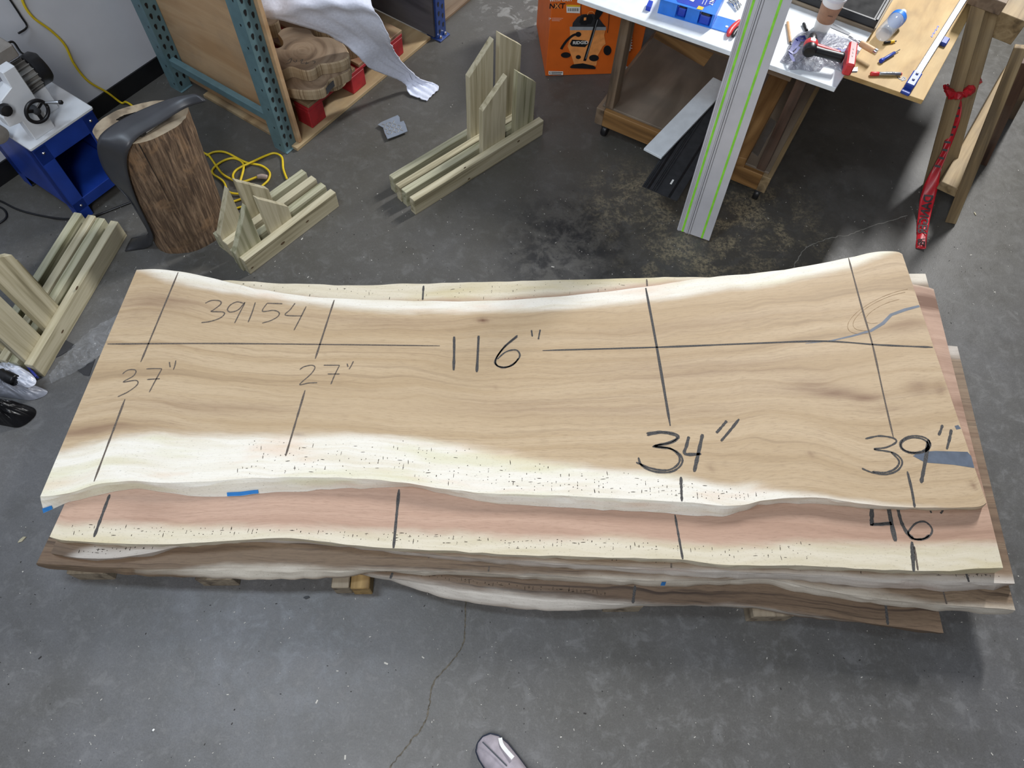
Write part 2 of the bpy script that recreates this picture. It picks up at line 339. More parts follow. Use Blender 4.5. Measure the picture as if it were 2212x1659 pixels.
def number(o, zt, label, strokes, w=0.005):
    ms = []
    for s in strokes:
        ww = w
        if isinstance(s[0], (int, float)): ww, s = s[0], s[1]
        pts = smooth_path([P(x, y, zt+0.0007) for x, y in s], 6); wp = np.full(len(pts), ww); wp[0] *= 0.6; wp[-1] *= 0.5
        ms.append(ribbonm(pts, wp, jitter=0.2))
    V, F = joinm(ms); return mk('handwritten_number', V, F, M['pencil' if w > .005 else 'pencil_fine'], o, label=label)
def worms(o, d, n, smin, smax, bias=1.0, far=False, tmax=0.98):
    ms = []
    for _ in range(n):
        i = int(np.interp(random.uniform(smin, smax), [0, 1], [0, len(d['ss'])-1]))
        if far: lo, hi = 0.01, max(d['bf'][i], 0.02)
        else: lo, hi = min(d['bn'][i]+0.01, 0.97), tmax
        t = lo+(hi-lo)*random.random()**(1/bias); p = d['F'][i]+d['acr'][i]*t+np.array([0, 0, 0.0005])
        if random.random() < 0.72: a, l, ww = random.uniform(0, 6.28), random.uniform(.0018, .0040), random.uniform(.0016, .0030)
        else: a, l, ww = random.choice((0.08, 1.65))+random.uniform(-.15, .15), random.uniform(.005, .016), random.uniform(.0013, .0024)
        e = A(math.degrees(a)); ms.append(ribbonm([p-e*l/2, p, p+e*l/2], [ww*.5, ww, ww*.5]))
    V, F = joinm(ms); mk('worm_holes', V, F, M['worm'], o, kind='stuff', label='dark worm holes peppering the pale sapwood')
def z5(a, b): return (a/2.9105, 380+b/2.9105)
def z8(a, b): return (1100+a/1.989, 900+b/1.989)
def zc(a, b): return (1800+a/5.184, 1080+b/5.184)
def mp(f, l): return [f(a, b) for a, b in l]
TH = 0.045
# --- top slab
s1, d1 = slab('tan top slab with cream live edges, pencilled 116 and 39154, uppermost of the stack', HS, TH,
 far=[(295, 583), (335, 582), (375, 585), (400, 588), (447, 598), (542, 621), (637, 637), (732, 645), (875, 649), (1017, 650), (1159, 644), (1302, 631), (1397, 619), (1450, 611), (1547, 597), (1630, 590), (1712, 580), (1795, 565), (1877, 547), (1918, 542), (1940, 544), (1949, 549)],
 near=[(87, 1072), (115, 1071), (160, 1062), (215, 1045), (290, 1039), (350, 1043), (450, 1040), (530, 1034), (620, 1031), (740, 1032), (850, 1040), (900, 1046), (960, 1057), (1050, 1065), (1100, 1068), (1200, 1070), (1300, 1075), (1400, 1080), (1470, 1084), (1550, 1091), (1600, 1092), (1650, 1082), (1720, 1074), (1800, 1079), (1880, 1090), (1970, 1096), (2060, 1097), (2115, 1094), (2131, 1086)],
 nearb=[(97, 1105), (140, 1088), (200, 1073), (290, 1057), (350, 1062), (420, 1071), (480, 1073), (550, 1067), (700, 1059), (870, 1052), (900, 1053), (960, 1066), (1060, 1087), (1100, 1090), (1200, 1095), (1300, 1101), (1400, 1105), (1470, 1111), (1550, 1116), (1580, 1110), (1620, 1098), (1650, 1090), (1720, 1087), (1800, 1092), (1880, 1100), (1970, 1101), (2060, 1103), (2110, 1101), (2122, 1098)],
 farb_off=-0.012,
 sapf=[(292, 584), (326, 596), (361, 608), (412, 619), (542, 643), (685, 662), (827, 674), (970, 677), (1112, 675), (1254, 667), (1397, 652), (1465, 646), (1630, 623), (1754, 600), (1836, 582), (1898, 561), (1940, 545)],
 sapn=[(137, 972), (200, 955), (245, 942), (330, 932), (450, 935), (600, 938), (720, 935), (850, 943), (1000, 958), (1100, 975), (1200, 997), (1300, 1010), (1400, 1020), (1500, 1035), (1600, 1048), (1700, 1058), (1800, 1072), (1900, 1087), (2000, 1097), (2120, 1100)],
 pal='top', tints=[(1740, 832, .07, .016, 1.0), (1800, 845, .08, .02, 1.1), (1860, 862, .08, .018, 1.1), (1930, 884, .08, .011, 1.0), (2010, 898, .09, .009, .9), (1985, 835, .05, .045, .6), (2035, 848, .025, .035, .8), (1700, 820, .2, .05, .25), (1500, 800, .4, .05, .5), (180, 930, .22, .02, 1.2), (420, 880, .3, .02, .6), (330, 650, .16, .04, .9), (300, 690, .10, .02, .7), (700, 690, .5, .03, .5), (1043, 690, .02, .008, 1.5), (1183, 900, .012, .006, 1.5), (645, 943, .02, .008, 1.4), (1537, 1008, .012, .008, 1.2), (1750, 985, .012, .006, 1.2), (1072, 840, .012, .006, 1.2), (1960, 700, .11, .05, .7), (1300, 880, .6, .04, .5), (2100, 1045, .012, .01, 1.3), (1748, 597, .015, .006, 1.3), (1500, 700, .5, .03, .35)])
marks(s1, HS, [[(385, 588), (304, 782)], [(270, 862), (203, 1040)], [(722, 648), (681, 775)], [(659, 843), (617, 985)],
 (0.0085, [(1395, 622), (1418, 745), (1448, 920)]), (0.0085, [(1471, 1030), (1473, 1083)]), [(1833, 557), (1862, 665), (1885, 745), (1908, 850), (1930, 945)], (0.008, [(1960, 1018), (1970, 1060), (1976, 1096)]),
 [(232, 743), (500, 742), (950, 747)], (0.007, [(1172, 757), (1420, 750), (1620, 742), (1780, 737), (1900, 745), (2015, 750)])], label='grey pencil measuring line')
number(s1, HS, 'pencilled number 39154', [mp(z5, q) for q in (
 [(1290, 800), (1330, 783), (1380, 785), (1388, 805), (1345, 840), (1330, 852), (1400, 855), (1410, 870), (1380, 895), (1320, 915), (1265, 922)],
 [(1530, 800), (1490, 792), (1450, 810), (1430, 840), (1450, 856), (1500, 840), (1540, 795), (1505, 865), (1475, 925)],
 [(1605, 795), (1585, 858), (1560, 920)], [(1680, 800), (1730, 802), (1775, 803)], [(1680, 800), (1650, 850), (1720, 845), (1755, 860), (1745, 885), (1700, 910), (1648, 925)],
 [(1855, 800), (1825, 840), (1795, 875), (1900, 880)], [(1925, 820), (1885, 900), (1848, 970)])], 0.0042)
number(s1, HS, 'pencilled measure 37 inches', [mp(z5, q) for q in (
 [(770, 1245), (800, 1222), (840, 1217), (855, 1230), (835, 1260), (775, 1295), (850, 1285), (868, 1300), (850, 1325), (800, 1360), (740, 1388)],
 [(920, 1213), (970, 1211), (1018, 1212)], [(1018, 1212), (975, 1290), (938, 1360)], [(925, 1280), (965, 1277), (1005, 1275)], [(1065, 1170), (1067, 1186), (1070, 1203)], [(1105, 1160), (1100, 1190), (1090, 1218)])], 0.004)
number(s1, HS, 'pencilled measure 27 inches', [mp(z5, q) for q in (
 [(1885, 1218), (1910, 1200), (1960, 1190), (1980, 1205), (1955, 1245), (1885, 1310), (1940, 1302), (1995, 1300)],
 [(2035, 1190), (2085, 1190), (2135, 1190)], [(2135, 1190), (2105, 1250), (2080, 1310)], [(2060, 1245), (2100, 1245), (2135, 1245)], [(2182, 1180), (2185, 1190), (2188, 1200)], [(2222, 1165), (2210, 1190), (2195, 1215)])], 0.004)
number(s1, HS, 'pencilled measure 116 inches', [(0.009, [(981, 727), (981, 760), (980, 800)]), (0.009, [(1034, 725), (1032, 765), (1030, 804)]),
 [(1118, 724), (1090, 748), (1072, 775), (1074, 790), (1092, 794), (1113, 783), (1123, 768), (1115, 756), (1093, 760), (1074, 776)], [(1118, 727), (1088, 752), (1069, 780), (1080, 792), (1105, 790), (1120, 774)], [(1148, 713), (1149, 720), (1150, 727)], [(1167, 712), (1165, 722), (1163, 733)]], 0.0055)
number(s1, HS, 'pencilled measure 34 inches', [mp(z8, q) for q in (
 [(590, 72), (650, 64), (710, 72), (728, 90), (690, 115), (618, 128), (700, 140), (742, 175), (735, 212), (690, 238), (620, 235), (570, 210), (555, 175)],
 [(592, 80), (652, 70), (706, 78), (720, 92), (688, 110), (625, 126), (690, 136), (730, 170), (725, 205), (680, 230), (610, 222), (545, 196)])]
 +[(0.011, mp(z8, [(772, 85), (762, 125), (756, 160), (825, 160)])), (0.012, mp(z8, [(831, 75), (812, 160), (795, 237)])), (0.009, mp(z8, [(935, 18), (912, 45), (890, 70)])), (0.009, mp(z8, [(988, 10), (950, 58), (910, 105)]))], 0.0065)
ov = lambda cx, cy, rx, ry, a0=0.0: [(cx+rx*math.cos(a0+k*math.pi/6), cy+ry*math.sin(a0+k*math.pi/6)) for k in range(13)]
number(s1, HS, 'pencilled measure 39 inches', [mp(z8, q) for q in (
 [(1530, 95), (1590, 83), (1650, 92), (1662, 110), (1620, 132), (1568, 140), (1650, 155), (1688, 190), (1672, 228), (1620, 248), (1560, 240), (1515, 222)],
 [(1640, 152), (1675, 190), (1660, 222), (1615, 240), (1560, 236)], ov(1745, 120, 66, 38), ov(1742, 122, 58, 32, 1))]
 +[(0.012, mp(z8, [(1803, 100), (1788, 190), (1770, 285)])), (0.009, mp(z8, [(1862, 35), (1854, 60), (1845, 80)])), (0.009, mp(z8, [(1900, 55), (1892, 95), (1880, 140)]))], 0.006)
M['resin'] = plain('blue_grey_resin', '#56606f', 0.5, var=0.15)
M['bluepaint'] = plain('blue_paint', '#2f7fc8', 0.5)
V, F = ribbonm([P(x, y, HS+.0004) for x, y in ((1986, 661), (1955, 669), (1925, 680), (1908, 698), (1882, 714), (1840, 726), (1795, 736), (1740, 742))], [.009, .012, .011, .012, .010, .007, .005, .002]); mk('resin_fill', V, F, M['resin'], s1, label='blue-grey resin vein')
for pl in ([(1972, 985), (1985, 977), (2020, 974), (2090, 976), (2098, 985), (2105, 1011), (2060, 1004), (1998, 999)], [(2062, 920), (2070, 918), (2076, 926), (2066, 928)]):
    mk('resin_fill', [P(x, y, HS+.0004) for x, y in pl], [tuple(range(len(pl)))], M['resin'], s1, label='blue-grey resin patch')
for rx, ry in ((52, 22), (80, 36), (92, 42)):
    V, F = ribbonm(smooth_path([P(1920+rx*math.cos(a)*.95-ry*.4*math.sin(a), 672+ry*math.sin(a)-rx*.28*math.cos(a), HS+.0005) for a in np.linspace(1.9, 5.0, 12)], 3), .0014, jitter=.5); mk('growth_ring', V, F, plain('ring_line', '#8f7455', 0.8), s1)
worms(s1, d1, 300, 0.20, 0.76, 1.6)
def face_pts(d, x0, x1, f0, f1, n=8):
    out = []
    for k in range(n):
        s = d['st']((x0+(x1-x0)*k/(n-1), 1040))[0]; i = int(s*(len(d['ss'])-1)); out.append((i, s))
    up = [d['N'][i]*(1-f0)+d['Nb'][i]*f0+np.array([0, -.0035, .0035]) for i, _ in out]; dn = [d['N'][i]*(1-f1)+d['Nb'][i]*f1+np.array([0, -.0035, .0035]) for i, _ in out]
    return [up, dn]
R = face_pts(d1, 484, 556, 0.72, 0.95); V, F = sheetm(R); mk('blue_paint_mark', V, F, M['bluepaint'], s1, label='bright blue paint scrape on the edge')
R = face_pts(d1, 100, 116, 0.7, 0.98, 4); V, F = sheetm(R); mk('blue_paint_mark', V, F, M['bluepaint'], s1)
# --- second slab
zt = HS-TH-0.0012
s2, d2 = slab('pinkish slab with yellow-cream edge marked 46, second from the top of the stack', zt, TH,
 far=[(345, 640), (420, 615), (495, 605), (590, 612), (685, 614), (803, 617), (875, 613), (1017, 610), (1159, 606), (1302, 603), (1450, 599), (1600, 600), (1750, 601), (1870, 604), (1960, 613), (2005, 621), (2017, 625)],
 near=[(107, 1160), (140, 1167), (200, 1171), (320, 1176), (430, 1173), (530, 1166), (600, 1162), (680, 1167), (760, 1177), (850, 1184), (950, 1189), (1100, 1198), (1251, 1202), (1351, 1205), (1462, 1208), (1527, 1217), (1603, 1221), (1703, 1222), (1804, 1225), (1955, 1233), (2055, 1232), (2140, 1227), (2167, 1227)],
 nearb=[(115, 1165), (145, 1172), (200, 1176), (320, 1181), (430, 1178), (530, 1171), (600, 1167), (680, 1173), (760, 1182), (850, 1189), (950, 1194), (1100, 1203), (1251, 1208), (1351, 1211), (1462, 1215), (1527, 1224), (1603, 1228), (1703, 1229), (1804, 1232), (1955, 1240), (2055, 1240), (2120, 1239), (2149, 1238)],
 farb_off=0.002, sapf=[(420, 625), (800, 655), (1000, 652), (1120, 643), (1300, 630), (1450, 612), (1600, 606), (1900, 604)],
 sapn=[(117, 1125), (200, 1126), (300, 1130), (440, 1132), (600, 1138), (850, 1143), (1000, 1151), (1100, 1158), (1251, 1158), (1316, 1156), (1452, 1168), (1527, 1173), (1653, 1173), (1728, 1165), (1804, 1171), (1904, 1176), (2005, 1174), (2156, 1174)],
 pal='pink', tints=[(2010, 655, .10, .045, 3.5), (2060, 790, .08, .1, .5), (2090, 890, .06, .05, 1.8), (2120, 1000, .04, .08, 1.3), (1220, 1140, .14, .02, .45), (330, 1100, .1, .03, .4), (300, 1110, .1, .02, .4)])
marks(s2, zt, [(0.007, [(915, 617), (913, 648)]), (0.009, [(862, 1057), (850, 1184)]), (0.007, [(1458, 1112), (1475, 1208)]), (0.009, [(237, 1068), (203, 1160)]), (0.012, [(1970, 1170), (1974, 1235)]), (0.006, [(1975, 1180), (1983, 1232)]), (0.006, [(1397, 603), (1398, 618)])], label='grey pencil measuring line')
number(s2, zt, 'pencilled digit 4', [(0.013, mp(zc, [(432, 60), (431, 200), (430, 285)])), (0.006, mp(zc, [(412, 280), (540, 278), (660, 270)])), (0.006, mp(zc, [(440, 265), (540, 262), (650, 250)])), (0.014, mp(zc, [(615, 60), (650, 250), (697, 462)]))], 0.006)
number(s2, zt, 'pencilled digit 6', [
 (0.011, mp(zc, [(715, 60), (760, 240), (830, 370), (900, 438)])), mp(zc, [(900, 438), (1000, 442), (1085, 395), (1105, 320), (1030, 245), (930, 258), (860, 330), (840, 380), (905, 435), (1010, 432), (1075, 390)])], 0.006)
for q in ([(1085, 110), (1090, 128), (1100, 146)], [(1228, 110), (1218, 132), (1200, 150)]): number(s2, zt, 'pencilled inch tick', [mp(zc, q)], 0.006)
worms(s2, d2, 240, 0.02, 0.8, 0.8); worms(s2, d2, 70, 0.1, 0.6, 1.0, far=True)
# --- third slab
zt3 = zt-TH-0.0012
s3, d3 = slab('brown slab with grey speckled edge under the pinkish one, third from the top', zt3, TH-0.005,
 far=[(300, 760), (700, 748), (1200, 742), (1700, 742), (2000, 745), (2068, 748)],
 near=[(110, 1194), (147, 1202), (199, 1206), (245, 1205), (318, 1196), (392, 1179), (500, 1165), (650, 1166), (800, 1182), (930, 1198), (1050, 1207), (1200, 1215), (1301, 1220), (1452, 1227), (1552, 1232), (1653, 1237), (1800, 1244), (1896, 1251), (1993, 1254), (2089, 1257), (2186, 1260), (2192, 1260)],
 nearb=[(116, 1198), (150, 1206), (199, 1210), (245, 1209), (318, 1200), (392, 1184), (500, 1172), (650, 1174), (800, 1190), (930, 1206), (1050, 1216), (1200, 1226), (1301, 1233), (1452, 1243), (1552, 1249), (1653, 1251), (1750, 1256), (1850, 1266), (1906, 1271), (1993, 1273), (2051, 1276), (2128, 1275), (2166, 1270), (2188, 1265)],
 farb_off=0.004, sapf=[(320, 765), (2000, 765), (2068, 772)], sapn=[(110, 1222), (147, 1203), (175, 1190), (210, 1175), (500, 1150), (1000, 1203), (1300, 1218), (1500, 1222), (1800, 1234), (2000, 1240), (2190, 1246)], pal='grey', tints=[(2120, 1000, .1, .4, .6)])
marks(s3, zt3, [(0.007, [(2087, 1238), (2093, 1257)]), (0.006, [(1450, 1217), (1450, 1227)])], label='grey pencil measuring line')
worms(s3, d3, 120, 0.55, 0.99, 1.0); worms(s3, d3, 50, 0.02, 0.12, 1.0)
# --- fourth slab
zt4 = zt3-TH+0.0038
s4, d4 = slab('wide dark brown slab with straight pale near edge, fourth from the top', zt4, TH,
 far=[(330, 690), (700, 660), (1100, 640), (1500, 625), (1800, 605), (1940, 593), (1975, 591), (1999, 591)],
 near=[(79, 1217), (130, 1221), (240, 1226), (382, 1227), (480, 1225), (620, 1227), (762, 1231), (900, 1234), (1100, 1241), (1251, 1247), (1402, 1254), (1552, 1252), (1653, 1249), (1753, 1271), (1855, 1287), (1955, 1300), (2105, 1311), (2180, 1316), (2193, 1317)],
 nearb=[(82, 1222), (145, 1232), (287, 1242), (382, 1246), (477, 1249), (620, 1252), (738, 1249), (809, 1237), (900, 1240), (1100, 1248), (1251, 1257), (1402, 1266), (1552, 1263), (1653, 1262), (1703, 1275), (1804, 1292), (1955, 1311), (2105, 1325), (2170, 1328), (2186, 1326)],
 farb_off=0.004, sapf=[(1500, 630), (1800, 620), (1940, 615), (2000, 613)], sapn=[(80, 1240), (380, 1236), (430, 1224), (620, 1222), (800, 1232), (1100, 1240), (1400, 1250), (1640, 1246), (1753, 1262), (1900, 1280), (2040, 1302), (2190, 1312)], pal='dark', tints=[(200, 1200, .3, .03, .6)])
marks(s4, zt4, [(0.006, [(2037, 1275), (2045, 1305)]), (0.005, [(1057, 1223), (1055, 1235)]), (0.005, [(927, 1197), (926, 1206)])], label='grey pencil measuring line')
R = face_pts(d4, 1425, 1437, 0.1, 0.7, 4); V, F = sheetm(R); mk('blue_paint_mark', V, F, M['bluepaint'], s4)
# --- bottom slab
zt5 = zt4-TH-0.0012
s5, d5 = slab('dark umber slab with thin white edge, short right end, lowest of the stack', zt5, TH,
 far=[(390, 740), (800, 720), (1200, 705), (1600, 700), (1890, 700)],
 near=[(140, 1195), (300, 1200), (500, 1210), (700, 1226), (786, 1240), (857, 1250), (904, 1257), (999, 1271), (1100, 1282), (1251, 1295), (1366, 1304), (1502, 1307), (1603, 1309), (1680, 1318), (1800, 1336), (1900, 1350), (1980, 1360), (2030, 1366), (2038, 1366)],
 nearb=[(150, 1198), (300, 1204), (500, 1214), (700, 1232), (800, 1246), (857, 1261), (930, 1283), (999, 1299), (1100, 1312), (1200, 1318), (1301, 1316), (1377, 1310), (1470, 1310), (1552, 1311), (1628, 1315), (1728, 1332), (1854, 1345), (1980, 1365), (2025, 1370), (2032, 1370)],
 farb_off=0.004, sapf=None, sapn=[(140, 1300), (760, 1260), (800, 1240), (904, 1254), (1100, 1278), (1251, 1290), (1366, 1302), (1502, 1308), (1650, 1316), (2038, 1390)], pal='walnut')
marks(s5, zt5, [(0.008, [(848, 1237), (843, 1250)]), (0.009, [(1372, 1265), (1367, 1303)]), (0.009, [(1913, 1305), (1918, 1350)])], label='dark pencil measuring line')
worms(s5, d5, 90, 0.35, 0.62, 1.0)
# --- timber blocks under the stack
ZB = zt5-TH-0.001
WOODP = lambda n, a, b, c, **k: wood(n, a, b, c, **k)
M['treated'] = wood('treated_pine', '#cdc5aa', '#b6ad90', '#857d62', across=38)
M['treated2'] = wood('treated_pine_green', '#c0bca2', '#a8a589', '#7b7a5c', across=44)
M['greywood'] = wood('weathered_timber', '#a89a84', '#8b7d69', '#5e5346', across=24)
M['ochre'] = wood('ochre_timber', '#b99a63', '#9a7d4c', '#6d5430', across=20)
axs = A(4.65); axp = A(94.65)
spots = [((172, 1250), (250, 1255), 'greywood', 'weathered grey timber block under the left end of the slab stack'), ((440, 1265), (519, 1266), 'greywood', 'grey timber block under the stack beside the two-tone pair of blocks'),
 ((725, 1281), (764, 1283), 'greywood', 'narrow grey timber block side by side with an ochre one under the stack'), ((765, 1283), (806, 1285), 'ochre', 'narrow ochre timber block under the slab stack'),
 ((1300, 1320), (1381, 1324), 'greywood', 'grey timber block barely showing under the white edge of the lowest slab'), ((1609, 1340), (1697, 1344), 'greywood', 'striped grey timber block under the stack beside the short dark slab end')]
for a, b, m, lab in spots:
    pa, pb = P(*a), P(*b); wdt = np.linalg.norm(pb-pa)-0.002; c = (pa+pb)/2; ln = 0.95
    box('timber_block', c+axp*ln/2+UP*ZB/2, axp, (ln, wdt, ZB), M[m], None, label=lab, cat='timber block', group='timber blocks under the slab stack', bevel=0.003)

# ================================================================ more materials
M['steel'] = plain('steel', '#b9bcc0', 0.35, 0.9, 0.08)
M['chrome'] = plain('bright_steel', '#dcdcdc', 0.2, 1.0, 0.05)
M['darksteel'] = plain('dark_steel', '#4a4c50', 0.45, 0.6)
M['blackp'] = plain('black_plastic', '#17171a', 0.4, var=0.2)
M['rubber'] = plain('rubber_sheet', '#37383c', 0.38, var=0.12, scale=8)
M['blue'] = plain('blue_enamel', '#1e3f9a', 0.38, var=0.12, scale=12)
M['white'] = plain('white_enamel', '#e3e6ea', 0.35, var=0.05, scale=12)
M['greybox'] = plain('grey_casting', '#8b857e', 0.6, var=0.1)
M['motor'] = plain('motor_grey', '#86837e', 0.5, 0.2)
M['teal'] = plain('teal_enamel', '#5e7a80', 0.45, var=0.12, scale=14)
M['navy'] = plain('navy_enamel', '#27407c', 0.45, var=0.15)
M['ply'] = wood('plywood', '#c9a983', '#b8946c', '#97734f', across=7, along=1.0, dirt=0.25)
M['plyfloor'] = wood('floor_plywood', '#bda67f', '#a88f69', '#80694c', across=8, dirt=0.5)
M['plybench'] = wood('bench_plywood', '#cfb078', '#bd9b62', '#8f7040', across=7, along=2.2, dirt=0.25, dirtc='#7d6a4a')
M['oldwood'] = wood('cart_timber', '#8d7861', '#76614c', '#4e3f31', across=20, dirt=0.3)
M['darkwood'] = wood('dark_timber', '#6d5140', '#573f32', '#392920', across=18, dirt=0.3)
M['amber'] = wood('amber_timber', '#a9814f', '#8e683b', '#5e4223', across=18)
M['horse'] = wood('sawhorse_timber', '#b09972', '#937c58', '#66543a', across=22, dirt=0.3)
M['shelfply'] = wood('shelf_plywood', '#8f8272', '#7f7162', '#625648', across=5, dirt=0.5, dirtc='#5d564d')
M['red'] = plain('red_paint', '#a3242b', 0.55, var=0.25, scale=14)
M['slice'] = wood('slice_end_grain', '#9c8871', '#8a755f', '#62503f', across=14, along=14, dirt=0.35)
M['slicebark'] = wood('slice_edge', '#bca98c', '#a18c6e', '#776249', across=30)
M['foam'] = plain('foam_sheet', '#dbe0f0', 0.7, var=0.06, scale=90, bump=0.3)
M['yellow'] = plain('yellow_cord', '#dfc125', 0.45, var=0.1)
M['orange'] = plain('orange_card', '#e06a1e', 0.55, var=0.06, scale=10)
M['orange2'] = plain('print_orange', '#f4a05a', 0.5)
M['ink'] = plain('black_ink', '#191a1d', 0.5)
M['paper'] = plain('white_print', '#eeeeea', 0.55, var=0.03)
M['inkyel'] = plain('yellow_print', '#f1c232', 0.5)
M['silverp'] = plain('grey_print', '#9ba0a4', 0.5)
M['mel'] = plain('white_melamine', '#e6edf2', 0.3, var=0.06, scale=20)
M['alu'] = plain('aluminium', '#cfcfd4', 0.36, 0.25, 0.05, 10)
M['green'] = plain('green_strip', '#8ede3e', 0.5)
M['cobalt'] = plain('bright_blue_card', '#2b7be0', 0.4, var=0.08)
M['cobalt2'] = plain('deep_blue_print', '#1c3fb4', 0.4)
M['tape'] = plain('red_tape', '#c0202c', 0.35, var=0.15, scale=20)
M['tools_red'] = plain('tool_red', '#d63a3e', 0.4)
M['kraft'] = plain('kraft_sleeve', '#a67f63', 0.7)
M['cork'] = plain('pale_wood_handle', '#d1a67a', 0.5)
M['blacklog'] = plain('dark_hollow', '#1d1712', 0.9)  # near-black brown for the inside of the log and its split
def clear(name, c, alpha, rough=0.12):
    t = NT(name); g = t.n('TexCoord').outputs['Object']; f = t.noise(g, 22, 3, 0.6, 1.5); t.bump(f, 0.7, 0.02)
    return t.out(lin(c), rough, Alpha=t.rng(f, 0.3, 0.75, alpha*0.6, min(1, alpha*1.6)), Specular_IOR_Level=0.9)
M['film'] = clear('clear_film', '#c9ccd2', 0.16)
M['bag'] = clear('grey_bag_film', '#a7a8b4', 0.75, 0.25)
M['blackbag'] = plain('black_bag_film', '#0c0c0f', 0.32, var=0.2, bump=0.3)
def bark():
    t = NT('log_bark'); g = t.n('Attribute', attribute_name='grain').outputs['Vector']
    f = t.noise(g, 1.0, 8, 0.65, 0.6, ms=(9, 80, 80)); b = t.noise(g, 7, 5, 0.65, 0.8)
    col = t.ramp(f, [(0.3, '#33261e'), (0.48, '#67523f'), (0.66, '#9b8167')]); col = t.mix(t.math('MULTIPLY', t.rng(b, 0.52, 0.66), 0.6), col, lin('#a5825f'))
    t.bump(f, 0.6, 0.02); return t.out(col, 0.85)
M['bark'] = bark()
M['logtop'] = wood('log_end_grain', '#a89a83', '#958670', '#6d604f', across=16, along=16, dirt=0.3)
def diamond():
    t = NT('diamond_plate'); g = t.n('TexCoord').outputs['Object']
    return t.out(t.mix(t.noise(g, 40, 3), lin('#a9b4c4'), lin('#c3ccd8')), 0.32, Metallic=0.7)
M['diamond'] = diamond()

# ================================================================ timber stands (two rails clamping two slant-topped uprights)
def stand(label, e, c_par, perp, g0, g1, z, rails, ups, th=0.034, mat='treated'):
    """e rail direction; rails [(perp offset, start, end)], ups [(perp, start, end, h_start, h_end)] all as distances along e / perp axis"""
    q = np.array([e[1], -e[0], 0.0]); W = lambda s, p, zz=0.0: e*s+q*p+UP*zz
    r0 = rails[0]; t = thing('timber_stand', label, 'timber stand', W((r0[1]+r0[2])/2, (rails[0][0]+rails[-1][0])/2), 'timber stands on the floor')
    for k, (p, s0, s1) in enumerate(rails): box('rail', W((s0+s1)/2, p, 0.0445), e, (s1-s0, th, 0.089), M[mat if k else 'treated2'], t)
    for (p, s0, s1, h0, h1, tu) in ups:
        prism('upright', [W(s0, p-tu/2, 0.0), W(s1, p-tu/2, 0.0), W(s1, p-tu/2, h1), W(s0, p-tu/2, h0)], q*tu, M[random.choice(('treated', 'treated', 'treated2'))], t, axis=UP, bevel=0.0015)
    return t
e = A(46.0); q = np.array([e[1], -e[0], 0]); pr = lambda px, z=.089: (P(*px, z)@e, P(*px, z)@q)
pD = pr((889, 430))[1]; s0, s1e = pr((889, 430))[0], pr((1170, 256))[0]
stand('tall greenish timber stand with two high slant-cut uprights, behind a shorter one', e, 0, 0, 0, 0, 0, [(pD-.162, s0+.012, s1e-.02), (pD-.100, s0+.0, s1e-.02)], [(pD-.131, 1.662, 1.80, .42, .54, .027), (pD-.131, 1.835, 1.965, .55, .435, .027)])
stand('long greenish timber stand in front of the taller one, near the metal plate scrap', e, 0, 0, 0, 0, 0, [(pD-.061, s0+.002, s1e-.005), (pD, s0, s1e)], [(pD-.0305, 1.650, 1.790, .315, .425, .027), (pD-.0305, 1.852, 1.972, .415, .30, .027)])
e = A(53.7); q = np.array([e[1], -e[0], 0]); pD = pr((522, 560))[1]; s0, s1e = pr((522, 560))[0], pr((719, 411))[0]
stand('small pale timber stand with pointed uprights right beside the log stump', e, 0, 0, 0, 0, 0, [(pD-.183, s0+.01, s1e-.005), (pD-.122, s0+.01, s1e-.002)], [(pD-.1525, .762, .880, .115, .30, .027), (pD-.1525, .921, 1.043, .31, .17, .027)])
stand('small pale timber stand with pointed uprights, outer one of the pair by the log', e, 0, 0, 0, 0, 0, [(pD-.061, s0, s1e-.002), (pD, s0, s1e)], [(pD-.0305, .742, .868, .115, .298, .027), (pD-.0305, .921, 1.039, .298, .155, .027)])
e = A(83.0); q = np.array([e[1], -e[0], 0]); pD = pr((247, 477))[1]; s1e = pr((247, 477))[0]; s0 = 0.985
stand('pale timber stand beside the blue machine cabinet, rear one of the pair', e, 0, 0, 0, 0, 0, [(pD-.170, s0, s1e+.01), (pD-.107, s0, s1e+.01)], [(pD-.1385, 1.02, 1.15, .46, .34, .028), (pD-.1385, 1.21, 1.33, .34, .26, .028)])
stand('pale timber stand with broad upright next to the clear plastic film strip', e, 0, 0, 0, 0, 0, [(pD-.062, s0, s1e+.004), (pD, s0, s1e)], [(pD-.031, 1.148, 1.258, .50, .405, .028), (pD-.031, 1.000, 1.115, .40, .52, .028)])

# ================================================================ log stump, draped rubber strip, pen
cb, ct = np.array([-1.448, 1.965, 0.0]), np.array([-1.459, 2.035, 0.55]); n = 56; lA, lB = A(27), A(117)
lg = thing('log_stump', 'upright hollow log stump with rough brown bark and a long split', 'log', cb)
ang = np.linspace(0, 2*math.pi, n, endpoint=False); lob = 1+0.05*np.sin(2*ang+1)+0.025*np.sin(3*ang+.5)+0.012*np.sin(7*ang)
V, g = [], []; HN = 14
for k in range(HN):
    f = k/(HN-1); c = cb*(1-f)+ct*f; r = (0.152*(1-f)+0.166*f)*lob*(1+rng.normal(0, .006, n))
    for j in range(n): V.append(c+r[j]*(lA*math.cos(ang[j])+lB*math.sin(ang[j])*.66)); g.append((c[2]*1.0, ang[j]*.155, 0))
F = [(k*n+j, k*n+(j+1) % n, (k+1)*n+(j+1) % n, (k+1)*n+j) for k in range(HN-1) for j in range(n)]
mk('bark', V, F, M['bark'], lg, grain=g, smooth=True)
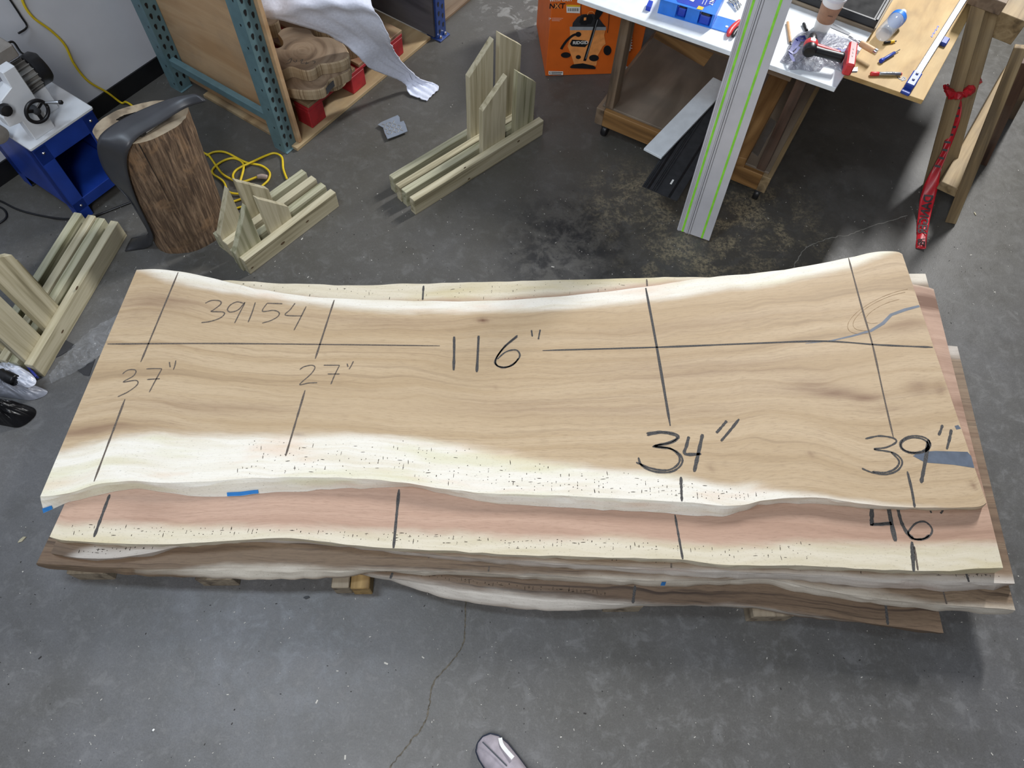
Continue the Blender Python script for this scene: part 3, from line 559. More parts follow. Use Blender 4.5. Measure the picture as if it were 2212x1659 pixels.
rim = V[(HN-1)*n:]; hc = ct+np.array([-.012, .022, 0]); hr = 0.072*(1+0.15*np.sin(3*ang+1)+rng.normal(0, .05, n)); hole = [hc+hr[j]*(lA*1.15*math.cos(ang[j])+lB*.5*math.sin(ang[j])) for j in range(n)]
V2 = list(rim)+hole; mk('top_face', V2, [(j, (j+1) % n, n+(j+1) % n, n+j) for j in range(n)], M['logtop'], lg, grain=gr(V2, ct, A(20), A(110), UP))
low = [h*1.0+np.array([0, 0, -.30]) for h in hole]; V3 = hole+low+[hc-UP*.30]
mk('hollow', V3, [(j, (j+1) % n, n+(j+1) % n, n+j) for j in range(n)]+[(n+j, n+(j+1) % n, 2*n) for j in range(n)], M['blacklog'], lg)
sp = []
for k, (dx, f) in enumerate(((-.03, 1.0), (-.02, .85), (-.005, .66), (.0, .5))):
    a = math.radians(265)+dx*2; c = cb*(1-f)+ct*f; j = int(a/(2*math.pi)*n) % n; r = (0.152*(1-f)+0.166*f)*lob[j]+.004; sp.append(c+r*(lA*math.cos(a)+lB*math.sin(a)*.66)-A(80)*.003)
V, F = ribbonm(smooth_path(sp, 4), np.linspace(.007, .001, 13), nrmv=-A(68)); mk('split', V, F, M['blacklog'], lg)
def log_front(x, y, zg):      # lies on the near side of the stump where the strip passes over it
    z = .63
    while z > zg:
        p = P(x, y, z); f = min(max(z/.55, 0), 1); c = cb*(1-f)+ct*f; R_ = .152*(1-f)+.166*f; d = p-c
        if z < .565 and ((d@lA)/(R_*1.05+.012))**2+((d@lB)/(R_*.66*1.05+.012))**2 < 1: return P(x, y, z+.004)
        z -= .003
    return P(x, y, zg)
E2 = [P(446, 219, .60), P(400, 234, .582), P(345, 268, .572)]+[log_front(*q) for q in ((300, 295, .565), (282, 318, .55), (274, 345, .48), (279, 385, .38), (298, 440, .22), (325, 495, .06), (331, 518, .018))]+[P(318, 535, .006), P(270, 543, .005)]
E1 = [P(416, 204, .61), P(375, 212, .60), P(320, 232, .595), P(265, 258, .59), P(225, 285, .58)]+[log_front(*q) for q in ((211, 308, .55), (215, 342, .46), (235, 382, .36), (276, 428, .22), (309, 480, .07), (322, 503, .02))]+[P(285, 515, .005)]
a1, a2 = smooth_path(E1, 5), smooth_path(E2, 5); m = min(len(a1), len(a2)); rows = []
for i in range(m):
    u, v = a1[i], a2[i]; rows.append([u*(1-f)+v*f+UP*0.012*math.sin(math.pi*f)*(1 if i < m*.75 else .2) for f in np.linspace(0, 1, 9)])
sheet('rubber_strip', rows, M['rubber'], None, 0.005, label='dark grey rubber strip draped over the log stump', cat='rubber strip')
pn = thing('marker_pen', 'grey and black marker pen lying on the log stump', 'marker', P(317, 285, .56))
pa, pb = P(303, 293, .559), P(340, 269, .559); d = nrm(pb-pa)
tube('barrel', [pa+d*.02, pb], .0055, M['steel'], pn, per=1); tube('cap', [pa, pa+d*.022], .0065, M['blackp'], pn, per=1)
box('label_band', (pa+pb)/2+UP*.004+d*.008, d, (.02, .007, .004), M['paper'], pn, bevel=0)

# ================================================================ machine on its blue stand, by the wall
ZC = 0.42; ca = P(64, 319, ZC); cbk = P(196, 231, ZC); cu_ = wd_; cv = wn
wid = (cbk-ca)@cu_; o0 = np.array([ca[0], ca[1], 0]); dep = 0.40
Cc = lambda s, d, z=0.0: o0+cu_*s-cv*d+UP*z       # s along the front, d towards the wall
cab = thing('machine_stand', 'blue steel machine stand with white top against the wall', 'machine stand', Cc(wid/2, dep/2))
t_ = .002
for s in (0.0, wid):
    for dd in (0.0, dep):
        sg = 1 if s == 0 else -1; dg = 1 if dd == 0 else -1
        box('leg', Cc(s+sg*.028, dd+dg*.001, ZC/2-.01), UP, (ZC-.02, .056, .004), M['blue'], cab, e3=cv)
        box('leg_flange', Cc(s+sg*.001, dd+dg*.03, ZC/2-.01), UP, (ZC-.02, .056, .004), M['blue'], cab, e3=cu_)
        box('foot', Cc(s+sg*.03, dd+dg*.03, .004), cu_, (.06, .06, .008), M['blackp'], cab)
for dd in (.001, dep-.001): box('apron', Cc(wid/2, dd, ZC-.055), cu_, (wid, .004, .085), M['blue'], cab)
for s in (.001, wid-.001): box('side_panel', Cc(s, dep/2, .24), cv, (dep, .004, .34), M['blue'], cab)
box('shelf', Cc(wid/2, dep/2, .085), cu_, (wid-.01, dep-.01, .02), M['blue'], cab)
box('lower_rail', Cc(wid/2, .001, .075), cu_, (wid, .004, .05), M['blue'], cab)
box('top_pan', Cc(wid/2, dep/2, ZC-.008), cu_, (wid+.012, dep+.012, .016), M['white'], cab, bevel=.004)
box('back_panel', Cc(wid/2, dep-.004, .24), cu_, (wid, .003, .3), M['blue'], cab)
for s, z in ((.03, ZC-.05), (wid-.03, ZC-.05), (.03, .075), (wid-.03, .075)): lathe('bolt', [(.006, 0), (.006, .002), (.003, .005)], Cc(s, -.002, z), cv, M['chrome'], cab, n=10)
pm = thing('sanding_machine', 'white machine head with black handwheel and finned motor', 'machine', Cc(.09, .1, ZC))
pl0, pl1 = P(72, 300, ZC), P(113, 270, ZC); sL, sR = (pl0-o0)@cu_, (pl1-o0)@cu_; HT = ZC+.30
prism('column', [Cc(sL, .012, ZC), Cc(sR, .012, ZC), Cc(sR, .012, HT-.02), Cc(sR-.05, .012, HT-.02), Cc(sR-.055, .012, HT-.08), Cc(sL-.02, .012, HT-.10), Cc(sL-.05, .012, HT-.16), Cc(sL-.05, .012, HT-.2), Cc(sL, .012, HT-.21)], -cv*.045, M['white'], pm, bevel=.003)
hw = Cc((sL+sR)/2+.012, .01, ZC+.115); r0 = .042
ringp = [hw+cv*.028+r0*(cu_*math.cos(a)+UP*math.sin(a)) for a in np.linspace(0, 2*math.pi, 33)]
wh = tube('handwheel', ringp, .007, M['blackp'], pm, per=1)
for k in range(3):
    a = .5+k*2.094; bar('spoke', hw+cv*.022, hw+cv*.026+r0*(cu_*math.cos(a)+UP*math.sin(a)), .014, .006, M['blackp'], wh, up=cv)
lathe('hub', [(.014, 0), (.014, .03), (.006, .034)], hw, cv, M['darksteel'], wh, n=14)
hk = hw+cv*.028+r0*(cu_*math.cos(.35)+UP*math.sin(.35)); lathe('crank_handle', [(.004, 0), (.005, .02), (.007, .048), (.005, .056)], hk, nrm(cv+cu_*.8), M['steel'], wh, n=12); lathe('crank_knob', [(.003, 0), (.008, .004), (.008, .014), (.003, .018)], hk+nrm(cv+cu_*.8)*.052, nrm(cv+cu_*.8), M['blackp'], wh, n=12)
kb = Cc(sL-.03, .01, HT-.125); lathe('knob', [(.014, 0), (.022, .004), (.024, .010), (.021, .024), (.008, .027), (.004, .027)], kb, cv, M['blackp'], pm, n=12)
mc = Cc(sR-.02, .13, ZC+.15); mo = lathe('motor', [(.045, 0), (.05, .004), (.05, .10)], mc-cu_*.0, cu_, M['motor'], pm, n=26)
for k in range(18):
    a = k*2*math.pi/18; box('motor_fin', mc+cu_*.05+.053*(UP*math.sin(a)+cv*math.cos(a)), cu_, (.094, .004, .012), M['motor'], mo, e3=UP*math.sin(a)+cv*math.cos(a), bevel=0)
lathe('motor_cap', [(.055, 0), (.061, .004), (.061, .040), (.052, .052), (.03, .055)], mc+cu_*.096, cu_, M['blackp'], mo, n=28)
box('motor_foot', mc+cu_*.05-UP*.10, cu_, (.10, .08, .1), M['white'], pm)
box('belt_guard', Cc(sR-.015, .14, ZC+.275), cu_, (.15, .11, .05), M['greybox'], pm, bevel=.004)
box('belt_guard_cover', Cc(sR-.09, .16, ZC+.32), cu_, (.14, .12, .05), M['greybox'], pm, bevel=.004)
lathe('drum', [(.03, 0), (.036, .003), (.036, .10), (.03, .103)], Cc(sL-.085, .06, ZC+.06), -cv, M['greybox'], pm, n=22)
tube('cable', [Cc(sR+.05, .16, ZC+.26), Cc(sR+.10, .19, ZC+.24), Cc(sR+.12, .23, ZC+.16), Cc(sR+.18, .28, ZC+.10), Cc(sR+.19, .33, ZC+.03), Cc(sR+.13, .37, ZC+.008)], .0045, M['blackp'], pm)
# cords
gp = lambda s, z, d=.012: wl(s, d, z)
def wz(px, d):    # pixel met with the wall plane, d in front of it
    r = ray(*px); o = np.array([0, 0, HC]); k = ((wb+wn*d-o)@wn)/(r@wn); return o+r*k
tube('electric_cord', [wz((-6, -40), .01), wz((22, 0), .01), wz((45, 35), .01), wz((58, 58), .012), wz((40, 72), .03)], .004, M['blackp'], None, label='black power cord hanging on the white wall', cat='cord')
yp = [wz((36, -60), .008), wz((48, 0), .008), wz((70, 36), .008), (wz((110, 66), .008)), wz((140, 97), .008), wz((160, 138), .009), wz((190, 175), .01), wz((232, 200), .012), wz((262, 222), .02)]
yp += [np.array([yp[-1][0]+.05, yp[-1][1]-.02, .03]), P(330, 262, .006), P(395, 300, .006), P(440, 330, .006), P(452, 337, .006), P(480, 375, .006), P(505, 390, .006), P(514, 400, .012), P(520, 388, .018), P(526, 355, .012), P(505, 342, .006), P(478, 350, .006), P(458, 371, .006), P(482, 392, .006), P(492, 412, .006), P(506, 418, .012), P(545, 420, .006)]
yc = thing('extension_cord', 'yellow extension cord running down the wall to a tangle beside the log', 'cord', P(500, 380))
tube('cable', yp, .0052, M['yellow'], yc, n=8, per=8)
yq = [P(446, 336, .006), P(465, 328, .006), P(490, 330, .012), P(530, 350, .006), P(565, 358, .006), P(582, 372, .006), P(580, 388, .006), P(566, 402, .006), P(545, 420, .006), P(515, 432, .006), P(485, 442, .006), P(498, 452, .006), P(522, 447, .006)]
yq2 = [P(556, 382, .014), P(528, 392, .012), P(510, 391, .018), P(503, 380, .012), P(512, 366, .006), P(540, 352, .018), P(575, 336, .006), P(594, 331, .006), P(609, 340, .006), P(612, 365, .006), P(620, 387, .006)]
tube('cable', yq, .0052, M['yellow'], yc, n=8, per=8); tube('cable', yq2, .0052, M['yellow'], yc, n=8, per=8)
M['plugc'] = plain('clear_plug', '#c7b3a8', 0.25, Alpha=0.75)
tube('plug', [P(556, 382, .014), P(566, 381, .015), P(577, 383, .014)], [.009, .012, .011], M['plugc'], yc, n=10)
tube('electric_cord', [P(-40, 420, .005), P(0, 434, .005), P(45, 455, .005), P(110, 470, .005), P(150, 473, .02), P(185, 472, .02), P(218, 462, .006), P(262, 445, .006), P(300, 430, .006)], .0042, M['blackp'], None, label='black cord on the floor curving past the blue stand foot', cat='cord')
tube('electric_cord', [P(-20, 441, .005), P(5, 450, .005), P(14, 462, .005), P(10, 474, .005), P(-15, 490, .005)], .0042, M['blackp'], None, label='short loop of black cord on the floor before the wall', cat='cord')

# ================================================================ pallet rack: teal upright frame, plywood end panel
fa, fb, fc = P(593, 316), P(618, 332), P(639, 319)
pw = .072; bu = wd_; bv = wn                                   # along wall, away from wall
pc = fb+bu*pw/2-bv*pw/2                                        # front post centre
rk = thing('pallet_rack_frame', 'teal pallet rack upright frame with punched posts and plywood end panel', 'rack frame', pc)
RH = 1.75
def post(c, mat, par, name='post'):
    V, F = joinm([boxm(c+bv*(pw/2-.001)+UP*RH/2, UP, bu, bv, (RH, pw, .003)), boxm(c-bu*(pw/2-.001)+UP*RH/2, UP, bv, bu, (RH, pw, .003)), boxm(c+bu*(pw/2-.001)+UP*RH/2, UP, bv, bu, (RH, pw, .003))])
    return mk(name, V, F, mat, par)
def tear(c, ux, uz, nn, w, h):
    pts = [(0, -.5), (.32, -.3), (.36, -.1), (.5, .18), (.42, .42), (0, .55), (-.42, .42), (-.5, .18), (-.36, -.1), (-.32, -.3)]; return [c+ux*a*w+uz*b*h+nn*.0006 for a, b in pts], [tuple(range(10))]
def slots(c, par, zmax, cols=(-.016, .016), z0=.04):
    ms = []; z = z0
    while z < zmax:
        for k, cx in enumerate(cols): ms.append(tear(c+bv*(pw/2+.0008)+bu*cx+UP*(z+.025*k), bu, UP, bv, .015, .027))
        if int(z/.0508) % 2 == 0: ms.append(tear(c-bu*(pw/2+.0008)+bv*.012+UP*z, bv, UP, -bu, .008, .012))
        z += .0508
    V, F = joinm(ms); mk('punched_slots', V, F, M['blackp'], par, kind='stuff', label='dark teardrop slots')
post(pc, M['teal'], rk); slots(pc, rk, RH)
bp = P(385, 190); dB = (pc-bp)@bv; pcb = pc-bv*max(dB, .62)
post(pcb, M['teal'], rk); slots(pcb, rk, RH)
for c in (pc, pcb): box('foot_plate', c+bv*.005+UP*.003, bu, (.074, .08, .006), M['teal'], rk)
for z in (.16, .78, 1.4): bar('brace', pc-bv*pw/2+UP*z-bu*.01, pcb+bv*pw/2+UP*z-bu*.01, .03, .04, M['teal'], rk)
bar('diagonal_brace', pc-bv*pw/2+UP*.80-bu*.012, pcb+bv*pw/2+UP*1.36-bu*.012, .03, .035, M['teal'], rk)
box('end_panel', (pc+pcb)/2+bu*(pw/2+.012)+bv*.012+UP*.872, bv, (np.linalg.norm(pc-pcb)+pw+.02, .02, 1.70), M['ply'], rk, bevel=.001)
# navy rack frame further along
nb = P(957, 78)-bv*pw/2-bu*0.01; nk = thing('pallet_rack_frame', 'navy pallet rack upright with dark side panel beyond the red pallet', 'rack frame', nb)
post(nb, M['navy'], nk); slots(nb, nk, RH); box('foot_plate', nb+bv*.03+UP*.004, bu, (.085, .06, .008), M['navy'], nk)
for s in (-.02, .02): lathe('anchor_bolt', [(.009, 0), (.009, .008), (.005, .014)], nb+bv*.045+bu*s+UP*.008, UP, M['chrome'], nk, n=8)
M['slate'] = wood('slate_board', '#5d5d63', '#4d4d54', '#3a3a40', across=10, dirt=.3)
box('side_panel', nb-bu*(pw/2+.008)-bv*.50+UP*.85, bv, (1.05, .015, 1.66), M['slate'], nk)
# plywood decks on the floor
def deck(label, s0, s1, front, depth, z=.018, mat='plyfloor'):
    o = P(640, 322, z); W = lambda s, d: o+bu*s-bv*d
    pts = [W(s0, front), W(s1, front), W(s1, depth), W(s0, depth)]; pts = [p*[1, 1, 0]+UP*.001 for p in pts]
    return prism('plywood_sheet', pts, UP*(z-.001), M[mat], None, axis=bu, label=label, cat='plywood sheet', bevel=.001)
L1 = np.linalg.norm(P(950, 82)-P(640, 322))
deck('plywood sheet on the floor under the red pallet', .004, L1-.03, 0, .62)
deck('plywood sheet on the floor beyond the navy rack post', L1+.10, L1+1.2, .03, .6, .016, 'oldwood')

# ================================================================ red pallet, wood slices, foam
PZ = .0185; p0 = P(677, 277, PZ); W = lambda s, d, z=0.0: p0+bu*s-bv*d+UP*z
plt = thing('pallet', 'worn red pallet carrying a stack of wood slices', 'pallet', W(.33, .25))
for s in (0, .30, .60):
    for d in (0, .24, .46): box('block', W(s+.045, d+.045, .047), bu, (.10, .09, .094), M['red'], plt, bevel=.004)
for d in (0, .24, .46): box('stringer_board', W(.345, d+.045, .104), bu, (.70, .09, .018), M['red'], plt)
M['deckw'] = wood('worn_red_deck', '#a08b6c', '#8a7355', '#5f4c38', across=14, dirt=.45, dirtc='#8c2a2a')
for k in range(6): box('deck_board', W(.05+k*.12, .275, .122), -bv, (.55, .095, .017), M['deckw'], plt)
zd = PZ+.131
def slicepoly(name, px, z, th, label, par=None):
    n = 56; pts = smooth_path([P(x, y, z) for x, y in px+[px[0]]], 8)[:-1]; c = pts.mean(0); m = len(pts)
    V = []; rings = (0, .25, .5, .75, .97); 
    for f in rings[1:]: V += [c+(p-c)*f for p in pts]
    V += [p-UP*.006 for p in pts]; V += [c+(p-c)*1.012-UP*th*.5 for p in pts]; V += [c+(p-c)*.985-UP*th for p in pts]; V.append(c)
    t = thing('wood_slice', label, 'wood slice', c-UP*th, 'wood slices on the red pallet')
    R = len(rings)-1; top = [(i*m+j, i*m+(j+1) % m, (i+1)*m+(j+1) % m, (i+1)*m+j) for i in range(R-1) for j in range(m)]+[(R*0+j, (j+1) % m, len(V)-1) for j in range(m)]
    side = [(i*m+j, i*m+(j+1) % m, (i+1)*m+(j+1) % m, (i+1)*m+j) for i in range(R-1, R+2) for j in range(m)]+[tuple(range((R+2)*m, (R+3)*m))]
    V = np.array(V); g = [(np.linalg.norm((v-c)[:2])*1.2, np.linalg.norm((v-c)[:2])*1.2, 0.02*math.atan2(v[1]-c[1], v[0]-c[0])) for v in V]
    mk('sawn_face', V, top, M['slice'], t, grain=g); a = [(v[2]*1.0, .4*math.atan2(v[1]-c[1], v[0]-c[0]), 0) for v in V]; mk('edge', V, side, M['slicebark'], t, grain=a)
    return t, c
zf = lambda a, b: (560+a/4.879, b/4.879)
th = .055
slicepoly('a', mp(zf, [(330, 790), (420, 720), (600, 680), (800, 620), (925, 640), (912, 740), (875, 810), (780, 862), (600, 872), (420, 855)]), zd+th-.002, th-.003, 'lowest small wood slice lying on the red pallet')
slicepoly('b', mp(zf, [(235, 870), (300, 820), (420, 760), (640, 680), (880, 600), (952, 660), (950, 740), (830, 800), (740, 840), (700, 900), (640, 940), (520, 955), (380, 945), (270, 920)]), zd+2*th-.002, th-.003, 'middle wood slice with a notch, under the largest slice on the pallet')
sl, sc_ = slicepoly('c', mp(zf, [(190, 350), (240, 300), (330, 278), (440, 290), (535, 310), (590, 378), (740, 390), (860, 435), (925, 510), (945, 590), (870, 640), (760, 665), (640, 680), (570, 730), (500, 748), (430, 735), (330, 706), (250, 740), (160, 775), (60, 720), (40, 560), (90, 515), (180, 508), (240, 480), (243, 425)]), zd+3*th, th, 'large wavy-edged wood slice with pencilled digits, topmost of the stack on the pallet')
for s_ in ([(300, 640), (340, 615), (325, 660), (285, 670)], [(355, 640), (385, 655), (395, 630)], [(430, 640), (460, 625), (440, 665), (480, 660)], [(500, 650), (490, 675), (520, 660)], [(560, 640), (590, 650), (575, 670)]): V, F = ribbonm(smooth_path([P(*zf(*p), zd+3*th+.0006) for p in s_], 4), .003); mk('pencilled_digit', V, F, M['pencil'], sl)
box('steel_strap', P(*zf(755, 910), zd+1.45*th), P(*zf(820, 830), zd+1.45*th)-P(*zf(700, 960), zd+1.45*th), (.075, .003, .03), M['darksteel'], None, e3=UP, label='dark steel strap clipped to the notch of the middle slice', cat='strap', bevel=0)
slicepoly('d', mp(zf, [(-60, 250), (-40, 150), (60, 110), (160, 140), (200, 200), (180, 240), (60, 270)]), zd+3.0*th, .07, 'dark wood slice half hidden behind the plywood panel under the foam')
slicepoly('e', mp(zf, [(520, 60), (600, -50), (800, -130), (1000, -110), (1080, -10), (1000, 60), (820, 100), (640, 100)]), .41, .26, 'thick wood slice hidden under the white foam sheet')
Lf = [(545, -40, .60), (560, 28, .565), (612, 46, .51), (690, 70, .43), (735, 92, .36), (775, 125, .28), (800, 150, .19), (850, 170, .09), (876, 184, .03), (884, 203, .010), (905, 212, .008), (922, 218, .007)]
Rf = [(790, -60, .60), (803, 10, .565), (822, 38, .50), (838, 72, .42), (847, 98, .34), (853, 112, .27), (868, 132, .19), (893, 158, .10), (912, 172, .05), (938, 180, .012), (947, 187, .010), (947, 194, .008)]
a1, a2 = smooth_path([P(*p) for p in Lf], 5), smooth_path([P(*p) for p in Rf], 5); rows = []
for i in range(len(a1)):
    u, v = a1[i], a2[i]; wdt = np.linalg.norm(v-u); taper = min(1, i/30)
    rows.append([u*(1-f)+v*f+UP*(.006*math.sin(f*23+i*.05)*(1 if i < 48 else .4)+.035*math.sin(math.pi*f)*(1 if i < 38 else .1)) for f in np.linspace(0, 1, 25)])
    for k in (0, 24): rows[-1][k] = rows[-1][k]+rng.normal(0, .0018, 3)*[1, 1, 0]
sheet('foam_sheet', rows, M['foam'], None, .004, label='white packing foam sheet trailing from the rack onto the floor', cat='foam sheet')

# ================================================================ diamond plate scrap
zp = lambda a, b: (500+a/3.16, b/3.16)
pl = mp(zp, [(998, 850), (1025, 832), (1080, 808), (1135, 785), (1148, 800), (1152, 832), (1175, 824), (1188, 850), (1202, 895), (1130, 925), (1065, 948), (1045, 905), (1035, 870)])
dz = lambda x, y: .006+.02*max(0, (y-262)/40)
sc = thing('diamond_plate_scrap', 'torn scrap of silver diamond plate lying on the floor', 'metal scrap', P(848, 275))
prism('plate', [P(x, y, .016) for x, y in pl], -UP*.003, M['diamond'], sc)
tr = []; o = P(848, 275, .0165); u1 = A(28)
for i in range(-4, 5):
    for k in range(-4, 5):
        c = o+u1*i*.017+A(118)*k*.017; x, y = 0, 0
        if abs(i) <= 2 and abs(k) <= 2 and not (i == 2 and k > 0): tr.append(boxm(c, A(28+(45 if (i+k) % 2 else -45)), A(118+(45 if (i+k) % 2 else -45)), UP, (.016, .0038, .0016)))
V, F = joinm(tr); mk('tread_ribs', V, F, M['motor'], sc, kind='stuff', label='raised tread ribs')
box('wood_wedge', P(841, 285, .006), A(20), (.05, .04, .012), M['darkwood'], sc)

M['knot'] = plain('pine_knot', '#5e4a33', 0.7, var=.3, scale=200)
def knot(stand_name, x, y, p0, nv, r=.007):
    o = [q for q in bpy.data.objects if q.parent == bpy.data.objects[stand_name] and q.name.startswith('rail')][-1]; c = onplane_(x, y, p0, nv); u = nrm(np.cross(UP, nv)); ms = [c+nv*.0005+r*(u*1.5*math.cos(a)+UP*.8*math.sin(a)) for a in np.linspace(0, 2*math.pi, 12, endpoint=False)]
    mk('knot', ms, [tuple(range(12))], M['knot'], o)
def onplane_(x, y, p0, nv):
    r = ray(x, y); o = np.array([0, 0, HC]); return o+r*(((p0-o)@nv)/(r@nv))
for nm, ks, deg, px in (('timber_stand.001', ((1004, 362), (1013, 386), (1120, 305)), 46.0, (889, 430)), ('timber_stand.005', ((166, 622), (135, 716)), 83.0, (247, 477)), ('timber_stand.003', ((664, 478), (611, 525), (545, 578)), 53.7, (522, 560))):
    e_ = A(deg); q_ = np.array([e_[1], -e_[0], 0]); p_ = P(*px, .089); p_ = q_*(p_@q_+.0172)
    for x, y in ks: knot(nm, x, y, p_, q_, random.uniform(.004, .008))

# ================================================================ orange carton
def onplane(px, p0, nv, off=0.0):
    r = ray(*px); o = np.array([0, 0, HC]); k = ((p0+nv*off-o)@nv)/(r@nv); return o+r*k
bl, br = P(1178, 164.6), P(1374, 158); be = nrm(br-bl); bn = np.array([be[1], -be[0], 0.0]); bw = np.linalg.norm(br-bl); BH = .52; bd = .42
ob = thing('vacuum_carton', 'orange cardboard carton printed with a wet-dry vacuum, beside the white bench', 'carton', bl+be*bw/2-bn*bd/2)
box('carton_body', bl+be*bw/2-bn*bd/2+UP*BH/2, be, (bw, bd, BH), M['orange'], ob, bevel=.003)
z3 = lambda a, b: (1150+a/3.949, b/3.949)
lay = [0.0006]
def pr_poly(name, pts, mat, label=None, f=z3):
    lay[0] += 0.00012; V = [onplane(f(*p), bl, bn, lay[0]) for p in pts]; mk(name, V, [tuple(range(len(V)))], M[mat], ob, label=label)
def pr_line(name, pts, w, mat):
    lay[0] += 0.00012; V, F = ribbonm(smooth_path([onplane(z3(*p), bl, bn, lay[0]) for p in pts], 4), w, nrmv=bn); mk(name, V, F, M[mat], ob)
def pr_text(s, at, size, mat, bold=True, name='printed_text', lab=None, rot=0):
    lay[0] += 0.00012; o = onplane(z3(*at), bl, bn, lay[0]); ux, uy = (be, UP) if not rot else (-UP, be)
    V, F = textm(s, size, o, ux, uy, bold); mk(name, V, F, M[mat], ob, label=lab or f'printed text {s}')
pr_text('WITH CART', (145, 14), .020, 'paper')
pr_text('NXT', (142, 74), .036, 'ink')
pr_text('X', (185, 72), .034, 'orange2')
pr_poly('printed_sticker', [(290, 45), (410, 50), (405, 113), (292, 108)], 'paper', 'white barcode sticker'); pr_poly('sticker_band', [(292, 40), (410, 44), (408, 60), (292, 56)], 'inkyel')
for k in range(14): pr_line('barcode_bar', [(306+k*6.6, 70), (306+k*6.6, 83), (306+k*6.6, 96)], .0008+.0012*(k*7 % 3 == 0)+.0004, 'ink')
for k in range(3): pr_line('small_print', [(165, 155+k*11), (215, 155+k*11), (262-k*14, 157+k*11)], .0012, 'paper')
pr_line('print_mark', [(143, 148), (143, 160), (143, 172)], .0012, 'paper'); pr_poly('print_mark', [(150, 150), (160, 158), (150, 166)], 'paper')
el = lambda cx, cy, rx, ry, n=22: [(cx+rx*math.cos(k*2*math.pi/n), cy+ry*math.sin(k*2*math.pi/n)) for k in range(n)]
pr_poly('picture_drum', [(320, 250), (625, 250), (612, 300), (625, 375), (600, 395), (560, 470), (545, 560), (360, 560), (335, 480), (300, 395), (322, 330)], 'orange2')
pr_poly('picture_band', [(318, 228), (630, 228), (628, 258), (320, 258)], 'silverp')
pr_poly('picture_lid', [(340, 228), (345, 195), (385, 145), (430, 122), (520, 118), (565, 150), (600, 200), (628, 230)], 'darksteel')
pr_poly('picture_lid_cap', [(400, 190), (412, 148), (440, 128), (505, 128), (520, 160), (500, 205), (420, 210)], 'ink'); pr_poly('picture_latch', [(440, 150), (460, 148), (458, 172), (438, 175)], 'orange2')
pr_poly('picture_badge', [(412, 190), (470, 192), (465, 215), (412, 212)], 'ink'); pr_line('picture_handle', [(470, 128), (480, 104), (510, 98), (530, 118)], .004, 'orange2')
pr_poly('picture_plate', [(320, 375), (338, 338), (460, 345), (475, 375), (450, 402), (335, 395)], 'ink'); pr_text('RIDGID', (343, 378), .0235, 'paper')
pr_line('picture_hose', [(400, 290), (350, 300), (300, 340), (265, 385), (245, 420)], .0135, 'ink'); pr_poly('picture_port', el(392, 293, 25, 22), 'ink')
pr_poly('picture_castor', el(285, 470, 42, 24), 'ink'); pr_poly('picture_castor', el(392, 487, 22, 17), 'ink'); pr_poly('picture_castor', el(525, 495, 42, 28), 'ink'); pr_poly('picture_castor', el(640, 430, 34, 42), 'ink')
pr_line('picture_wand', [(585, 55), (545, 190), (500, 340), (445, 520)], .0145, 'ink'); pr_line('picture_wand_shine', [(590, 60), (548, 195), (505, 345), (455, 500)], .003, 'silverp')
pr_poly('picture_wand_grip', [(535, 110), (555, 55), (605, 60), (600, 110), (560, 170), (530, 160)], 'ink'); pr_line('picture_cart_handle', [(415, 130), (413, 60), (425, 10)], .003, 'ink'); pr_line('picture_cart_handle', [(640, 280), (652, 180), (656, 85)], .003, 'ink')
pr_poly('picture_nozzle', [(318, 572), (345, 550), (430, 540), (520, 560), (543, 578), (535, 590), (330, 582)], 'ink')
pr_poly('printed_badge', [(138, 606), (262, 609), (262, 640), (138, 637)], 'paper', 'white badge'); pr_line('small_print', [(162, 617), (210, 618), (256, 620)], .0045, 'ink'); pr_line('small_print', [(162, 630), (200, 631), (248, 633)], .0045, 'ink'); pr_line('badge_mark', [(156, 614), (146, 622), (156, 632)], .003, 'ink')
pr_poly('printed_panel', [(800, 440), (808, 300), (815, 190), (860, 185), (850, 300), (835, 435)], 'paper', 'white upright panel'); pr_line('panel_print', [(815, 420), (824, 300), (835, 200)], .010, 'ink')
for k in range(9): pr_line('panel_gap', [(806, 225+k*23), (828, 226+k*23), (852, 228+k*23)], .0042, 'paper')
pr_poly('printed_badge', [(780, 575), (800, 562), (818, 575), (815, 605), (782, 612)], 'paper')

# ================================================================ timber cart with casters, bench top sheets
ce = A(-26.0); cf = A(64.0); cm = (P(1288, 234, .165)+P(1666, 385, .165))/2; cm[2] = 0; cwid = .87; cdep = 1.30
K = lambda s, d, z=0.0: cm+ce*s+cf*d+UP*z
ct_ = thing('bench_cart', 'low timber cart on casters carrying the white bench top', 'cart', K(0, cdep/2))
h = cwid/2
box('front_rail', K(0, .02, .12), ce, (cwid-.08, .04, .09), M['amber'], ct_); box('back_rail', K(0, cdep-.02, .12), ce, (cwid-.08, .04, .09), M['oldwood'], ct_)
for s in (-h+.02, h-.02): box('side_rail', K(s, cdep/2, .12), cf, (cdep, .04, .09), M['horse'] if s > 0 else M['oldwood'], ct_)
box('shelf_board', K(0, cdep/2, .171), cf, (cdep-.04, cwid-.04, .012), M['shelfply'], ct_)
for s, d, m in ((-h+.055, .05, 'oldwood'), (h-.06, .05, 'darkwood'), (-h+.06, cdep-.06, 'oldwood'), (h-.06, cdep-.06, 'oldwood')): box('leg', K(s, d, .4275), UP, (.50, .075, .04), M[m], ct_, e3=ce)
box('top_rail', K(0, .05, .645), ce, (cwid-.2, .04, .07), M['oldwood'], ct_); box('top_rail', K(0, cdep-.06, .645), ce, (cwid-.2, .04, .07), M['oldwood'], ct_)
bar('diagonal_brace', P(1425, 58, .50), P(1535, 122, .42), .03, .10, M['amber'], ct_)
